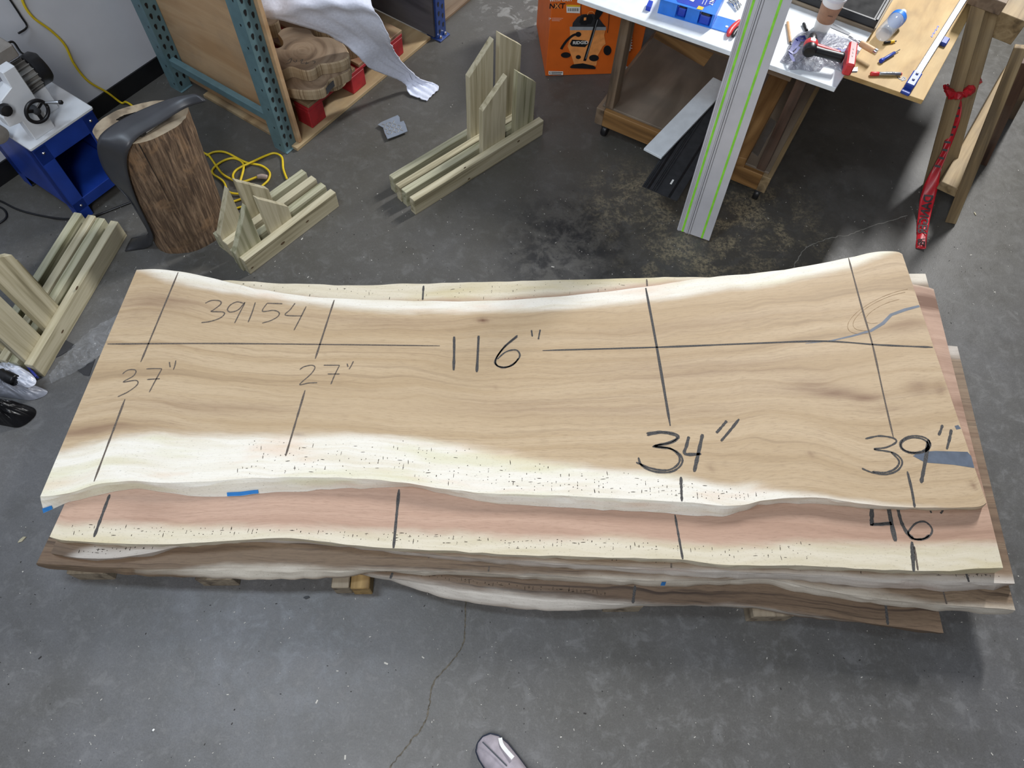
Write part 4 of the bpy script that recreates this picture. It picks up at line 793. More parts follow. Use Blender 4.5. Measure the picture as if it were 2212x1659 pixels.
for s in (-h+.05, h-.03):
    for d in (.035, cdep-.05):
        fk = box('caster_fork', K(s, d, .064), ce, (.032, .04, .02), M['darksteel'], ct_); lathe('caster_wheel', [(.014, -.013), (.028, -.013), (.031, -.008), (.031, .008), (.028, .013), (.014, .013)], K(s, d, .031), ce, M['blackp'], fk, n=18)
ZT = .72
def flat(name, label, corner, ex, lx, ey, ly, z0, z1, mat, cat, axis=None, **k):
    c = np.array([corner[0], corner[1], z0]); pts = [c, c+ex*lx, c+ex*lx+ey*ly, c+ey*ly]; return prism(name, pts, UP*(z1-z0), M[mat], None, axis=axis if axis is not None else ey, label=label, cat=cat, bevel=.0015, **k)
te = -A(-23.7); td = A(60.5)
flat('melamine_sheet', 'white melamine sheet forming the bench top', P(1806, 190, ZT), te, 1.06, td, 1.9, .7005, ZT, 'mel', 'melamine sheet')
flat('plywood_sheet', 'birch plywood sheet jutting out beside the white bench top', P(1995, 217, .70), te, .62, td, 2.4, .6815, .70, 'plybench', 'plywood sheet', axis=td)

# ================================================================ saw guide rails and boards by the cart
def guide(label, B, Ld, Cd, length, width, body, strip, group=None, slot=False):
    t = thing('saw_guide_rail', label, 'guide rail', B, group); Ld, Cd = nrm(Ld), nrm(Cd); Cd = nrm(Cd-Ld*(Cd@Ld)); Nn = np.cross(Ld, Cd); Nn = Nn if Nn[2] > 0 else -Nn
    W = lambda l, c, n: B+Ld*l+Cd*c+Nn*n
    def strp(nm, c0, c1, n0, n1, m): box(nm, W(length/2, (c0+c1)/2*width, (n0+n1)/2), Ld, (length, (c1-c0)*width, n1-n0), M[m], t, e3=Nn, bevel=0)
    strp('plate', 0, 1, 0, .004, body)
    for c in (.03, .065, .27, .31, .37): strp('ridge', c, c+.022, .0035, .009, body)
    strp('groove', .335, .345, .0038, .0045, 'darksteel'); strp('groove', .40, .408, .0038, .0045, 'darksteel')
    strp('glide_strip', .14, .20, .0038, .0052, strip); strp('glide_strip', .74, .80, .0038, .0052, strip)
    if slot: box('slot', W(.09, .62*width, .0045), Ld, (.03, .008, .001), M['paper'], t, e3=Nn, bevel=0)
    return t
B0, B1 = P(1463, 495, .001), P(1530, 522, .001); T0, T1 = P(1575, 113, .742), P(1663, 148, .742)
guide('silver saw guide rail with two lime green strips leaning on the bench', B0, (T0+T1)/2-(B0+B1)/2, (B1-B0)+(T1-T0), 1.40, .152, 'alu', 'green')
b0, b1 = P(1387, 403, .179), P(1455, 438, .179); dl = P(1555, 165, .185)-P(1397, 400, .185)
guide('dark grey saw guide rail with black strips poking out of the cart shelf', b0, cf, b1-b0, .80, .165, 'darksteel', 'blackp', slot=True)
w0, w1 = P(1391, 320, .205), P(1429, 340, .205); wl0 = P(1555, 152, .205)-P(1391, 320, .205)
prism('white_board', [w0, w1, w1+nrm(wl0)*.62, w0+nrm(wl0)*.62], -UP*.0125, M['mel'], None, label='narrow white board lying across the dark guide rail on the cart shelf', cat='board', bevel=.001)
pk0 = P(1606, 352, .18); prism('timber_plank', [P(1565, 352, .179), P(1606, 362, .179), P(1711, 163, .179), P(1668, 155, .179)], UP*.05, M['amber'], None, axis=cf, label='brown timber plank lying on the cart shelf beside the green-striped rail', cat='plank', bevel=.002)
prism('steel_ruler', [P(1623, 328, .178), P(1637, 338, .178), P(1676, 264, .178), P(1664, 255, .178)], UP*.003, M['steel'], None, label='steel ruler lying on the cart shelf behind the dark leg', cat='ruler')

# ================================================================ things on the bench
zt_ = lambda a, b: (1380+a/7.373, b/7.373); zq = lambda a, b: (1640+a/6.9125, 40+b/6.9125); zu = lambda a, b: (1680+a/6.9125, b/6.9125); Z = ZT+.0005
# blue tool package
kp = thing('tool_package', 'bright blue tool package with cut-out window lying on the white bench', 'package', P(1490, 40, Z))
k0, k1 = P(1420, 28, Z), P(1535, 62, Z); ke = nrm(k1-k0); kf = np.array([-ke[1], ke[0], 0]); kw = np.linalg.norm(k1-k0); KP = lambda s, d, z=0.0: k0+ke*s+kf*d+UP*z; kd = .20; kh = .055
box('back_card', KP(kw/2, kd/2, .002), ke, (kw, kd, .004), M['cobalt'], kp, bevel=0); box('hang_flap', KP(kw+.040, .045, .002), ke, (.075, .085, .003), M['cobalt'], kp, bevel=0)
for s, wdt in ((.035, .07), (kw*.62, .05), (kw-.004, .008)): box('sleeve_wall', KP(s, .003, kh/2), ke, (wdt, .004, kh), M['cobalt'], kp, bevel=0)
box('right_wall', KP(kw, kd/2, kh/2), kf, (kd, .003, kh), M['cobalt'], kp, bevel=0)
prism('top_card', [KP(0, 0, kh), KP(kw, 0, kh), KP(kw, kd, kh), KP(0, kd, kh)], UP*.002, M['cobalt'], kp)
prism('printed_panel', [KP(kw*.30, .012, kh+.002), KP(kw*.72, .012, kh+.002), KP(kw*.90, .07, kh+.002), KP(kw*.95, kd, kh+.002), KP(0.0, kd, kh+.002), KP(.02, .08, kh+.002)], UP*.0006, M['cobalt2'], kp)
prism('window', [KP(kw*.25, .055, kh+.0028), KP(kw*.55, .040, kh+.0028), KP(kw*.60, .12, kh+.0028), KP(kw*.55, kd, kh+.0028), KP(.04, kd, kh+.0028), KP(kw*.18, .09, kh+.0028)], UP*.0005, M['white'], kp)
prism('window_tool', [KP(kw*.18, .11, kh+.0034), KP(kw*.40, .075, kh+.0034), KP(kw*.42, .09, kh+.0034), KP(kw*.2, .14, kh+.0034)], UP*.003, M['blackp'], kp)
for s0, s1, d0 in ((.072, kw*.62-.026, .01), (kw*.62+.026, kw-.01, .004)): box('tool_body', KP((s0+s1)/2, d0+.03, .022), ke, (s1-s0, .06, .04), M['cobalt2'], kp, bevel=.006); box('tool_grip', KP((s0+s1)/2, d0+.026, .044), ke, ((s1-s0)*.8, .05, .012), M['blackp'], kp, bevel=.004)
V, F = textm('KOBALT', .021, KP(kw*.82, .130, kh+.0042), -kf, ke, True); mk('printed_text', V, F, M['paper'], kp, label='printed text KOBALT')
for k in range(2): V, F = ribbonm([KP(kw*(.76-.05*k), .14, kh+.0042), KP(kw*(.76-.05*k), .09, kh+.0042), KP(kw*(.76-.05*k), .04, kh+.0042)], .0018); mk('small_print', V, F, M['paper'], kp)
prism('price_sticker', [KP(kw*.66, .004, kh+.003), KP(kw*.76, .006, kh+.003), KP(kw*.77, .026, kh+.003), KP(kw*.67, .026, kh+.003)], UP*.0005, M['inkyel'], kp)
lathe('hang_hole', [(.006, 0), (.006, .0008)], KP(kw+.055, .035, .0041), UP, M['paper'], kp, n=12)
prism('plastic_clip', [P(1394, 22, Z), P(1404, 25, Z), P(1409, 12, Z), P(1400, 9, Z)], UP*.018, M['cobalt2'], None, label='small blue plastic clip beside the tool package', cat='clip')
for k, (a, b) in enumerate((((1574, 0), (1592, 22)), ((1581, -2), (1597, 18)), ((1588, -4), (1600, 12)))): tube('steel_rod', [P(*a, Z+.005), P(*b, Z+.005)], .004, M['chrome'], None, per=1, label='thin bright steel rod on the bench behind the leaning rail', cat='rod', group='steel rods on the bench')
rg = thing('pliers', 'red handled pliers half hidden behind the leaning guide rail', 'pliers', P(1578, 62, Z))
tube('handle', [P(1573, 76, Z+.012), P(1578, 66, Z+.012), P(1587, 56, Z+.012), P(1598, 46, Z+.012)], [.007, .013, .012, .008], M['tools_red'], rg, n=10); tube('handle', [P(1583, 78, Z+.012), P(1588, 69, Z+.012), P(1597, 60, Z+.012)], [.006, .010, .008], M['blackp'], rg, n=10); tube('jaw', [P(1597, 50, Z+.012), P(1610, 38, Z+.012)], [.009, .004], M['steel'], rg, n=8, per=1)
# coffee cup
cp = thing('coffee_cup', 'white paper coffee cup with brown sleeve and lid', 'cup', P(1773, 64, Z)); c0 = P(1773, 64, Z)
lathe('cup_body', [(.028, 0), (.029, .002), (.041, .135), (.041, .136)], c0, UP, M['paper'], cp, n=30)
lathe('sleeve', [(.0330, .042), (.0335, .042), (.0400, .108), (.0395, .108)], c0, UP, M['kraft'], cp, n=30)
lathe('lid', [(.041, .134), (.0445, .134), (.0445, .142), (.041, .145), (.039, .156), (.036, .156), (.035, .152), (.01, .152)], c0, UP, M['white'], cp, n=30)
sv = nrm(np.array([-c0[0], -c0[1], 0])+A(-20)*.6); su = np.array([-sv[1], sv[0], 0]); V, F = ribbonm(smooth_path([c0+sv*.0385+su*(.003*k-.006)+UP*(.080+.0035*(k % 2)) for k in range(7)], 3), .0014, nrmv=sv); mk('sleeve_print', V, F, M['ink'], cp, label='small dark print')
# black tray
tc = P(1884, 70, Z); tx = nrm(P(1706, 4, Z)-tc); ty = nrm(np.array([-tx[1], tx[0], 0])); ty = ty if ty[1] > 0 else -ty; TL_, TD_ = .37, .34
ty = nrm(ty*.97+A(59)*.03); tr_ = thing('parts_tray', 'black tray lined with crumpled black plastic on the bench', 'tray', tc+tx*TL_/2+ty*TD_/2); TQ = lambda s, d, z=0.0: tc+tx*s+ty*d+UP*z
box('tray_floor', TQ(TL_/2, TD_/2, .004), tx, (TL_, TD_, .008), M['blackp'], tr_)
for s, d, l, ax in ((TL_/2, .006, TL_, tx), (TL_/2, TD_-.006, TL_, tx), (.006, TD_/2, TD_, ty), (TL_-.006, TD_/2, TD_, ty)): box('tray_wall', TQ(s, d, .024), ax, (l, .012, .045), M['blackp'], tr_); box('cardboard_rim', TQ(s, d-.009 if ax is tx and d < .1 else d, .008) if ax is tx else TQ(s-.009 if s < .1 else s, d, .012), ax, (l, .008, .016), M['greywood'], tr_)
rows = [[TQ(.02+(TL_-.04)*i/22, .02+(TD_-.04)*k/18, .016+.006*random.random()) for i in range(23)] for k in range(19)]; sheet('plastic_liner', rows, plain('black_liner', '#08080a', 0.6, var=.3, Specular_IOR_Level=0.12), tr_, 0)
# water bottle lying on the plywood
bp0, bp1 = P(1911, 70, .70+.0325), P(1961, 16, .70+.0325); bx = nrm(bp1-bp0); bt = thing('water_bottle', 'clear plastic water bottle with blue label lying on the plywood', 'bottle', np.array([bp0[0], bp0[1], .7005]))
t = NT('bottle_plastic'); M['pet'] = t.out(lin('#dfe6ee'), 0.08, Alpha=0.38, Specular_IOR_Level=1.0)
pf = [(.012, 0), (.026, .003), (.031, .010)]+[(.031-.002*(k % 2), .018+.009*k) for k in range(9)]+[(.031, .10), (.031, .135), (.026, .155), (.014, .172), (.012, .176)]
lathe('bottle_body', pf, bp0-bx*.02, bx, M['pet'], bt, n=26); lathe('label_band', [(.0305, .120), (.0318, .121), (.0318, .146), (.0295, .147)], bp0-bx*.02, bx, M['cobalt'], bt, n=26); lathe('bottle_cap', [(.013, .172), (.0145, .173), (.0145, .188), (.012, .190)], bp0-bx*.02, bx, M['white'], bt, n=18)
# drill on a grey plastic bag
def blob(name, px, z, hh, mat, label=None, cat=None, parent=None, rough=.006, rings=9, sag=1.6, kind=None):
    o = smooth_path([P(x, y, z) for x, y in px+[px[0]]], 6)[:-1]; c = o.mean(0); m = len(o); V = []
    for k in range(rings+1):
        f = k/rings
        for p in o:
            q = c+(p-c)*(f*(1+rng.normal(0, .012 if k < rings else 0))); q = q+UP*(hh*(1-f**sag)*(1+rng.normal(0, .16))+abs(rng.normal(0, rough))*(1 if k < rings else .2)+.0012); V.append(q)
    F = [(k*m+j, k*m+(j+1) % m, (k+1)*m+(j+1) % m, (k+1)*m+j) for k in range(rings) for j in range(m)]
    ob_ = mk(name, V, F, mat, parent, label=label, cat=cat, smooth=True, kind=kind); s = ob_.modifiers.new('sub', 'SUBSURF'); s.levels = 1; s.render_levels = 1; return ob_
pbag = thing('plastic_bag', 'crumpled grey plastic shopping bag with blue print under the drill', 'plastic bag', P(1765, 115, Z))
blob('bag_film', mp(zq, [(305, 650), (390, 520), (440, 400), (560, 250), (700, 190), (900, 200), (1100, 240), (1250, 280), (1400, 330), (1450, 480), (1420, 640), (1280, 800), (1150, 760), (980, 720), (900, 790), (780, 800), (600, 770), (440, 765), (430, 700)]), Z, .022, M['bag'], parent=pbag, rough=.007)
M['bagblue'] = plain('bag_print_blue', '#26307f', 0.4)
for s, w_ in (([(690, 270), (600, 280), (540, 350), (500, 430), (470, 520), (520, 640)], .014), ([(620, 300), (560, 410), (500, 470)], .010), ([(560, 290), (640, 330), (690, 290)], .010), ([(440, 470), (520, 520), (600, 420)], .009), ([(1170, 440), (1240, 480), (1310, 450)], .012), ([(1270, 700), (1260, 760), (1310, 800)], .010)):
    V, F = ribbonm(smooth_path([P(*zq(*p), Z+.026+.004*random.random()) for p in s], 4), w_, jitter=.25); mk('bag_print', V, F, M['bagblue'], pbag)
dr = thing('cordless_drill', 'red and black cordless drill lying on the grey plastic bag', 'drill', P(1775, 115, Z)); DZ = Z+.058
dA, dB = P(*zq(785, 320), DZ), P(*zq(735, 580), DZ); dx_ = nrm(dB-dA); dl_ = np.linalg.norm(dB-dA)
lathe('chuck', [(.006, -.034), (.012, -.030), (.017, -.018), (.0205, .002), (.0205, .012), (.019, .016)], dA, dx_, M['blackp'], dr, n=20); lathe('torque_ring', [(.019, .015), (.0215, .016), (.0215, .021), (.019, .022)], dA, dx_, M['steel'], dr, n=20)
lathe('gear_housing', [(.022, .021), (.0255, .024), (.0255, .046), (.023, .050)], dA, dx_, M['tools_red'], dr, n=20); lathe('motor_housing', [(.022, .048), (.0255, .052), (.0255, .070), (.020, .077), (.008, .079)], dA, dx_, M['blackp'], dr, n=20)
hA = dA+dx_*.058; hB = P(*zq(1250, 590), DZ-.008); tube('grip', [hA, hA*.6+hB*.4, hB], [.019, .0165, .018], M['blackp'], dr, n=14); tube('grip_spine', [dA+dx_*.036, (dA+dx_*.036)*.5+P(*zq(1190, 520), DZ)*.5, P(*zq(1200, 525), DZ)], [.016, .012, .010], M['tools_red'], dr, n=12)
fd = nrm(P(*zq(1350, 740), DZ)-P(*zq(1400, 375), DZ)); fc_ = (P(*zq(1350, 740), DZ)+P(*zq(1400, 375), DZ))/2-UP*.012; box('battery_foot', fc_, fd, (np.linalg.norm(P(*zq(1350, 740), DZ)-P(*zq(1400, 375), DZ))*.96, .032, .05), M['tools_red'], dr, bevel=.006)
for k in (-.022, .0, .02): box('foot_vent', fc_+fd*k+UP*.0255, fd, (.010, .004, .001), M['blackp'], dr, bevel=0)
box('name_plate', dA+dx_*.035+UP*.0252, dx_, (.016, .018, .001), M['paper'], dr, bevel=0)
# small tools
def stick(name, label, cat, a, b, z, r, mats, group=None):
    pa, pb = P(*a, z+r), P(*b, z+r); t = thing(name, label, cat, np.array([(pa[0]+pb[0])/2, (pa[1]+pb[1])/2, z])); d = nrm(pb-pa); L_ = np.linalg.norm(pb-pa)
    for nm, f0, f1, rr, m in mats: lathe(nm, [(rr*.85, f0*L_), (rr, f0*L_+.0015), (rr, f1*L_-.0015), (rr*.85, f1*L_)], pa, d, M[m], t, n=14)
    return t, pa, d, L_
stick('carpenter_pencil', 'worn flat carpenter pencil on the white bench next to the bag', 'pencil', zq(425, 55), zq(470, 390), Z, .0055, [('pencil_body', 0, .88, .0055, 'cork'), ('pencil_tip', .88, 1, .003, 'blackp')])
stick('loose_marker_cap', 'loose black marker cap on the bench beside the cup', 'marker', zu(385, 350), zu(435, 460), Z, .006, [('cap_body', 0, 1, .006, 'blackp'), ('cap_ring', .05, .18, .0064, 'darksteel')])  # only the cap of a marker, without its pen
prism('steel_plate', [P(*zu(*p), Z) for p in ((825, 360), (1085, 500), (1060, 530), (780, 410))], UP*.0015, M['darksteel'], None, label='grey steel plate partly under the cup on the bench', cat='steel plate', bevel=0)
wt, pa, d, L_ = stick('wooden_handled_awl', 'wooden handled tool with steel ferrule and threaded shank', 'hand tool', zu(1480, 785), zu(1060, 545), ZT+.010, .012, [('end_cap', 0, .1, .0125, 'chrome'), ('handle', .1, .58, .012, 'cork'), ('ferrule', .58, .66, .0095, 'chrome'), ('shank', .66, 1, .0045, 'chrome')])
stick('driver_bit', 'short black driver bit with yellow band lying on the plywood', 'driver bit', zu(1590, 640), zu(1770, 615), .7005, .0055, [('bit_base', 0, .5, .0055, 'blackp'), ('colour_band', .5, .82, .0057, 'inkyel'), ('bit_tip', .82, 1, .003, 'darksteel')])
stick('precision_screwdriver', 'small blue screwdriver lying on the plywood', 'screwdriver', zu(1535, 915), zu(1825, 740), .7005, .0075, [('end_cap', 0, .12, .0085, 'cobalt2'), ('handle', .12, .72, .0065, 'blue'), ('blade', .72, 1, .0018, 'darksteel')])
mt, pa, d, L_ = stick('marker_pen', 'silver and red marker pen lying on the plywood by the straightedge', 'marker', zq(1665, 825), zq(2125, 830), .7005, .0075, [('cap', 0, .26, .0078, 'tools_red'), ('barrel', .26, .97, .0072, 'steel'), ('end_plug', .97, 1, .006, 'tools_red')])
nn = np.array([-d[1], d[0], 0]); V, F = textm('DIXON', .0105, pa+d*L_*.46+UP*.0082-nn*.0035, d, nn, True); mk('printed_text', V, F, M['ink'], mt, label='printed text DIXON')
V, F = ribbonm(smooth_path([P(*zq(*p), .7015) for p in ((2060, 870), (2110, 905), (2150, 870), (2190, 900), (2130, 925), (2170, 880))], 5), .004); mk('wire_scrap', V, F, M['darksteel'], None, label='curled dark wire scrap beside the red capped marker', cat='wire')
prism('steel_clip', [P(*zq(*p), ZT+.001) for p in ((1300, 800), (1330, 765), (1465, 745), (1460, 815), (1330, 820))], UP*.008, M['chrome'], None, label='bright steel clip at the corner of the white bench top', cat='clip', bevel=.002)
# straightedge clamp on plywood
ea, eb = P(1962, 190, .715), P(2085, -6, .715); ed = nrm(eb-ea); en = np.array([-ed[1], ed[0], 0]); sx = thing('straightedge_clamp', 'aluminium straightedge clamp with blue end brackets on the plywood', 'straightedge', np.array([ea[0], ea[1], .7005]))
ZE = .7005; eL = .72
box('aluminium_bar', ea*[1, 1, 0]+ed*(eL/2+.05)+UP*(ZE+.014), ed, (eL, .026, .020), M['steel'], sx, bevel=.003); box('bar_ridge', ea*[1, 1, 0]+ed*(eL/2+.05)+UP*(ZE+.025), ed, (eL, .008, .004), M['alu'], sx, bevel=.001)
box('end_bracket', ea*[1, 1, 0]+ed*.045+UP*(ZE+.020), ed, (.095, .034, .022), M['blue'], sx, bevel=.004); box('bracket_toe', ea*[1, 1, 0]-ed*.012+UP*(ZE+.006), ed, (.03, .034, .012), M['blue'], sx, bevel=.003)
for k in (.03, .07): lathe('rivet', [(.005, 0), (.005, .003), (.002, .005)], ea*[1, 1, 0]+ed*k+UP*(ZE+.031), UP, M['chrome'], sx, n=10)
sj = P(2038, 88, .71); box('slide_jaw', sj*[1, 1, 0]+UP*(ZE+.008), ed, (.05, .036, .016), M['blue'], sx, bevel=.004); box('slide_jaw', P(2102, 2, .71)*[1, 1, 0]+UP*(ZE+.008), ed, (.04, .034, .016), M['blue'], sx, bevel=.004)
V, F = ribbonm(smooth_path([P(2014+k*2.4, 76-k*3.6+(3 if k % 2 else -3), .71)*[1, 1, 0]+UP*(ZE+.0006) for k in range(8)], 4), .003); mk('printed_mark', V, F, M['cobalt2'], sx)

# ================================================================ sawhorse with danger tape
sh = thing('sawhorse', 'rough timber sawhorse with splayed legs beside the plywood', 'sawhorse', P(2060, 430))
def leg(a, b, zb, w_, h_, m, nm='leg', za=0.0): 
    pa, pb = P(*a, za), P(*b, zb); bar(nm, pa, pb, w_, h_, M[m], sh, up=A(-115))
leg((2006, 408), (2116, 8), .78, .055, .04, 'horse'); leg((2040, 397), (2147, 5), .78, .055, .04, 'horse')
leg((2054, 478), (2206, 100), .74, .045, .04, 'horse'); leg((2122, 350), (2222, 130), .62, .045, .04, 'darkwood'); leg((2180, 250), (2232, 150), .4, .05, .04, 'oldwood')
sd0 = P(2050, 410, .13); box('stretcher', sd0+A(58.4)*.5, A(58.4), (1.0, .095, .045), M['horse'], sh)
box('top_beam', P(2174, 46, .71)+A(58)*.10, A(58), (.30, .13, .10), M['horse'], sh); box('top_beam', P(2130, 8, .80)+A(60)*.5, A(60), (1.0, .13, .05), M['oldwood'], sh)
tp = thing('danger_tape', 'red danger tape tied round the sawhorse legs and trailing to the floor', 'barrier tape', P(1992, 530))
pth = [P(2062, 206, .42), P(2068, 228, .385), P(2062, 262, .33), P(2052, 296, .27), P(2040, 330, .215), P(2024, 365, .155), P(2012, 400, .10), P(2003, 432, .055), P(1996, 470, .022), P(1991, 505, .010), P(1989, 537, .007)]
wv = [.030, .034, .040, .034, .026, .034, .058, .060, .050, .046, .040]; sp_ = smooth_path(pth, 6); wv = np.interp(np.linspace(0, 1, len(sp_)), np.linspace(0, 1, len(wv)), wv)
cumd = np.r_[0, np.cumsum(np.linalg.norm(np.diff(sp_, axis=0), axis=1))]; Tn = np.gradient(sp_, axis=0); SD = [nrm(np.cross(nrm(np.array([-p[0], -p[1], HC-p[2]])), nrm(t))) for p, t in zip(sp_, Tn)]; ND = [nrm(np.cross(nrm(t), s)) for t, s in zip(Tn, SD)]
ND = [n if n@np.array([-p[0], -p[1], HC-p[2]]) > 0 else -n for n, p in zip(ND, sp_)]
rows = [[p+s*w_*f+n*.004*math.cos(f*5+i*.35) for f in np.linspace(-.5, .5, 7)] for i, (p, s, n, w_) in enumerate(zip(sp_, SD, ND, wv))]; sheet('tape_tail', rows, M['tape'], tp, .0008)
def tape_text(s, d0, size, sx_=1.0):
    V, F = textm(s, size, (0, 0, 0), A(0), A(90), True); out = []
    for v in V:
        i = np.interp(d0+v[0]*sx_, cumd, np.arange(len(sp_))); a = int(min(i, len(sp_)-2)); f = i-a; p = sp_[a]*(1-f)+sp_[a+1]*f; s_ = SD[a]*(1-f)+SD[a+1]*f; n = ND[a]*(1-f)+ND[a+1]*f; out.append(p+s_*(v[1]-size*.36)*TS+n*.0062)
    mk('printed_text', out, F, M['ink'], tp, label=f'black printed text {s}')
TS = -1.0 if SD[30][0] > 0 else 1.0
TS = -TS if False else TS
Ltot = cumd[-1]; tape_text('DANGER', Ltot*.60, .052, 1.0); tape_text('PEL', Ltot*.925, .040, .8)
for k in range(9): i = int(len(sp_)*(.08+k*.05)); V, F = ribbonm([sp_[i]-SD[i]*wv[i]*.45+ND[i]*.006, sp_[i]+ND[i]*.0065, sp_[i]+SD[i]*wv[i]*.3+ND[i]*.006], .009, nrmv=ND[i]); mk('tape_print_bar', V, F, M['ink'], tp)
kn = [P(2043, 185, .44), P(2052, 200, .455), P(2064, 207, .45), P(2082, 202, .45), P(2100, 190, .46), P(2114, 172, .47)]
V, F = tubem(smooth_path(kn, 5), np.array([.010, .016, .012, .018, .013, .019, .014, .02, .012, .016, .011, .018, .016, .02, .014, .02, .017, .022, .018, .02, .017, .02, .016, .02, .018, .014])[:len(smooth_path(kn, 5))], 7); V = V+rng.normal(0, .003, V.shape); mk('tape_knot', V, F, M['tape'], tp, smooth=False)

# ================================================================ plastics on the floor at the left
up_ = [(112, 812), (124, 790), (138, 774), (150, 757), (165, 742), (198, 712), (242, 688), (300, 650)]; lo_ = [(112, 829), (125, 821), (145, 813), (170, 800), (190, 788), (215, 770), (250, 742), (310, 700)]
a1, a2 = smooth_path([P(*p, .012) for p in up_], 6), smooth_path([P(*p, .006) for p in lo_], 6)
rows = [[u*(1-f)+v*f+UP*(.022*math.sin(math.pi*f)*(.7+.3*math.sin(i*.7))+abs(rng.normal(0, .004))) for f in np.linspace(0, 1, 9)] for i, (u, v) in enumerate(zip(a1, a2))]
sheet('plastic_film', rows, M['film'], None, 0, label='strip of clear plastic film on the floor running under the slab', cat='plastic film')
for pl, lab in (([(113, 776), (128, 752), (138, 733), (163, 746), (150, 757), (132, 768)], 'black rubber offcut by the timber stand under the clear film'), ([(168, 801), (190, 786), (206, 776), (193, 812), (180, 810)], 'small black rubber offcut on the floor beside the top slab')):
    prism('rubber_offcut', [P(*p, .0005) for p in pl], UP*.003, M['rubber'], None, label=lab, cat='rubber offcut')
wr = thing('wrapped_roll', 'grey plastic-wrapped roll with white end beside the black bag', 'wrapped roll', P(40, 815))
blob('grey_wrap', [(-40, 832), (-10, 824), (30, 824), (55, 828), (85, 836), (104, 846), (92, 858), (66, 865), (30, 861), (-10, 856), (-40, 854)], .0, .07, plain('grey_wrap_film', '#8f929c', 0.3, var=.15, bump=.4), parent=wr, rough=.006)
blob('white_film', [(-30, 800), (0, 785), (25, 785), (50, 795), (75, 815), (78, 830), (60, 838), (35, 828), (0, 820), (-30, 820)], .062, .028, M['bag'] if False else plain('white_crinkled_film', '#c4c8d4', 0.22, var=.15, bump=.6), parent=wr, rough=.010)
box('blue_edge', P(70, 803, .055), A(-40), (.07, .008, .02), M['bagblue'], wr)
tube('roll_core', [P(2, 806, .088), P(20, 815, .088), P(34, 822, .088)], [.02, .024, .022], M['blackbag'], wr, n=12)
blob('black_bag', [(-60, 872), (-30, 866), (10, 866), (45, 872), (74, 882), (78, 896), (64, 912), (40, 924), (10, 920), (-30, 912), (-60, 900)], .0, .105, M['blackbag'], 'crumpled black plastic bag on the floor beside the wrapped roll', 'plastic bag', rough=.008)

# ================================================================ photographer's shoe
ht, hd = P(1036, 1597, .02), nrm(P(1104, 1662, .02)-P(1036, 1594, .02)); hs_ = np.array([hd[1], -hd[0], 0]); shoe = thing('shoe', 'grey suede shoe toe with dark sole on the concrete', 'shoe', ht*[1, 1, 0])
prof = [(0.0, .012, .0, .024), (.012, .032, -.001, .038), (.035, .043, -.002, .048), (.07, .048, .0, .058), (.12, .046, .004, .072), (.17, .040, .006, .092), (.22, .036, .004, .100), (.265, .033, .0, .098), (.285, .018, .0, .085)]
o = [ht*[1, 1, 0]+hd*a+hs_*(c+b*1.08) for a, b, c, h_ in prof]+[ht*[1, 1, 0]+hd*a+hs_*(c-b*1.08) for a, b, c, h_ in prof[::-1]]
prism('sole', [p+UP*.0005 for p in o], UP*.022, plain('navy_sole', '#232a3b', 0.5), shoe, bevel=.003)
V, n = [], 14
for a, b, c, h_ in prof:
    for k in range(n): th_ = math.pi*k/(n-1); V.append(ht*[1, 1, 0]+hd*(a+.004)+hs_*(c+b*math.cos(th_))+UP*(.02+(h_-.02)*math.sin(th_)**.7))
mk('upper', V, [(i*n+k, i*n+k+1, (i+1)*n+k+1, (i+1)*n+k) for i in range(len(prof)-1) for k in range(n-1)], plain('grey_suede', '#a39ba2', 0.75, var=.12, scale=40), shoe, smooth=True)
pa = ht*[1, 1, 0]; V, F = ribbonm(smooth_path([pa+hd*.012+UP*.048, pa+hd*.035+UP*.054, pa+hd*.07+UP*.063, pa+hd*.11+UP*.075], 4), .004); mk('toe_seam', V, F, M['darksteel'], shoe)
V, F = ribbonm(smooth_path([pa+hd*.045-hs_*.044+UP*.04, pa+hd*.06-hs_*.034+UP*.053, pa+hd*.08-hs_*.03+UP*.062, pa+hd*.11-hs_*.028+UP*.075], 4), .012); mk('side_stripe', V, F, M['paper'], shoe)

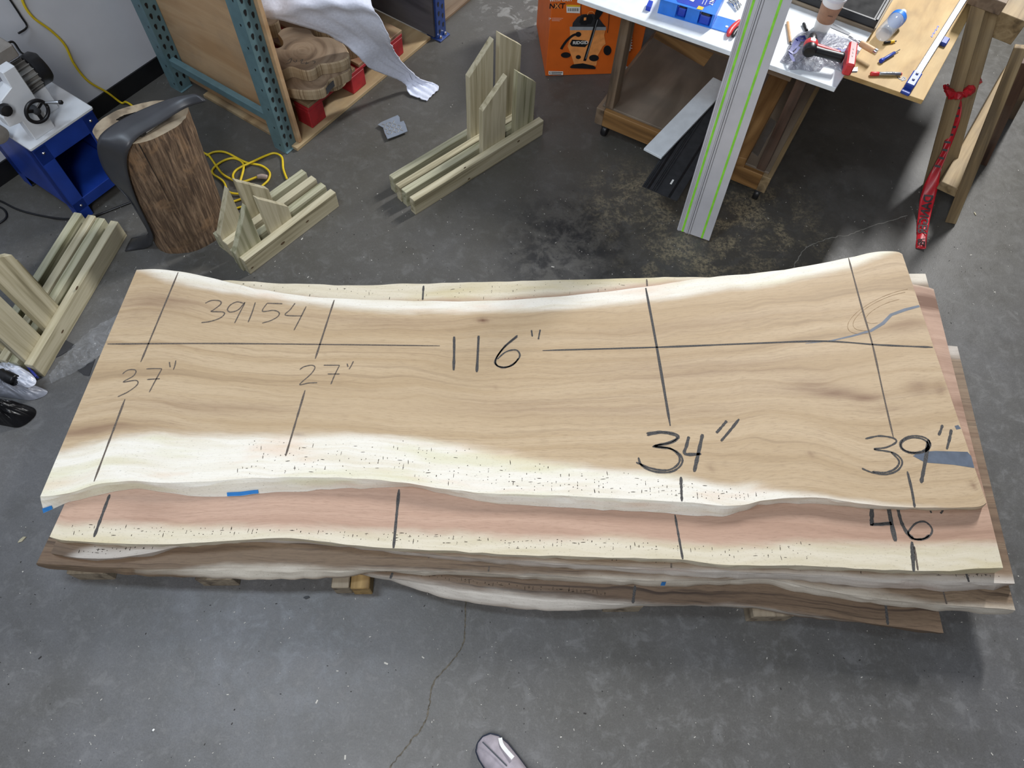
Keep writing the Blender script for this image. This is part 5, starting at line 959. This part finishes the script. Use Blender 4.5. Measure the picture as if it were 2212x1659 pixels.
# ================================================================ floor cracks and debris
FL = bpy.data.objects['floor']; WL[FL] = np.array(FL.location[:])
M['crack'] = plain('crack_filler', '#5b554a', 0.9, var=.4, scale=60); M['crackp'] = plain('pale_crack', '#8d8a82', 0.9, var=.2, scale=60)
def crack(pts, w_, mat, jit):
    p = smooth_path([P(x, y, .0006) for x, y in pts], 9); p = p+np.c_[rng.normal(0, jit, (len(p), 2)), np.zeros(len(p))]; V, F = ribbonm(p, np.full(len(p), w_), jitter=.5); mk('floor_crack', V, F, M[mat], FL)
crack([(1006, 1290), (1005, 1340), (1000, 1390), (975, 1430), (938, 1472), (930, 1510), (924, 1540), (912, 1570), (880, 1610), (838, 1665)], .0042, 'crack', .0012)
crack([(1708, 590), (1720, 565), (1742, 535), (1790, 515), (1830, 508), (1880, 490), (1960, 465)], .0035, 'crackp', .002)
ms = []; ms2 = []
for _ in range(1800):
    x, y = random.uniform(-40, 2250), random.choice((random.uniform(430, 640), random.uniform(1120, 1690), random.uniform(0, 700)))
    p = P(x, y, .0008); r = random.uniform(.0004, .0014)*(1.9 if random.random() < .05 else 1); a = random.uniform(0, 360); l = r*random.choice((1, 1.3, 2.5))
    if not (-2.1 < p[0] < 3.2 and p[1] < 4 and (p-wb)@wn > .03): continue
    V, F = boxm(p, A(a), A(a+90), UP, (l*2, r*2, .0006)); (ms if random.random() < .7 else ms2).append((V, F))
V, F = joinm(ms); mk('floor_debris', V, F, plain('pale_chips', '#bdbab2', .8), None, label='pale specks and chips scattered over the concrete floor', cat='debris', kind='stuff')
V, F = joinm(ms2); mk('floor_debris', V, F, plain('dark_chips', '#2b2826', .8), None, label='dark crumbs scattered over the concrete floor', cat='debris', kind='stuff')
for x, y, a, l, w_, lab in ((2106, 462, 100, .022, .005, 'pale wood splinter on the floor right of the sawhorse'), (332, 1577, 20, .008, .007, 'white paint chip on the bare floor before the stack'), (48, 1166, 50, .03, .012, 'yellowish leaf scrap on the floor at the stack end'), (662, 1291, 10, .022, .010, 'dark bark chip on the floor beside the paired blocks')):
    mt_ = 'ink' if 'dark' in lab else 'paper' if 'white' in lab else 'treated'
    c = P(x, y, .001); e1, e2 = A(a), A(a+90); prism('wood_chip', [c-e1*l/2, c-e1*l*.1-e2*w_/2, c+e1*l/2-e2*w_*.1, c+e1*l*.3+e2*w_/2, c-e1*l*.2+e2*w_*.4], UP*.003, M[mt_], None, label=lab, cat='chip')
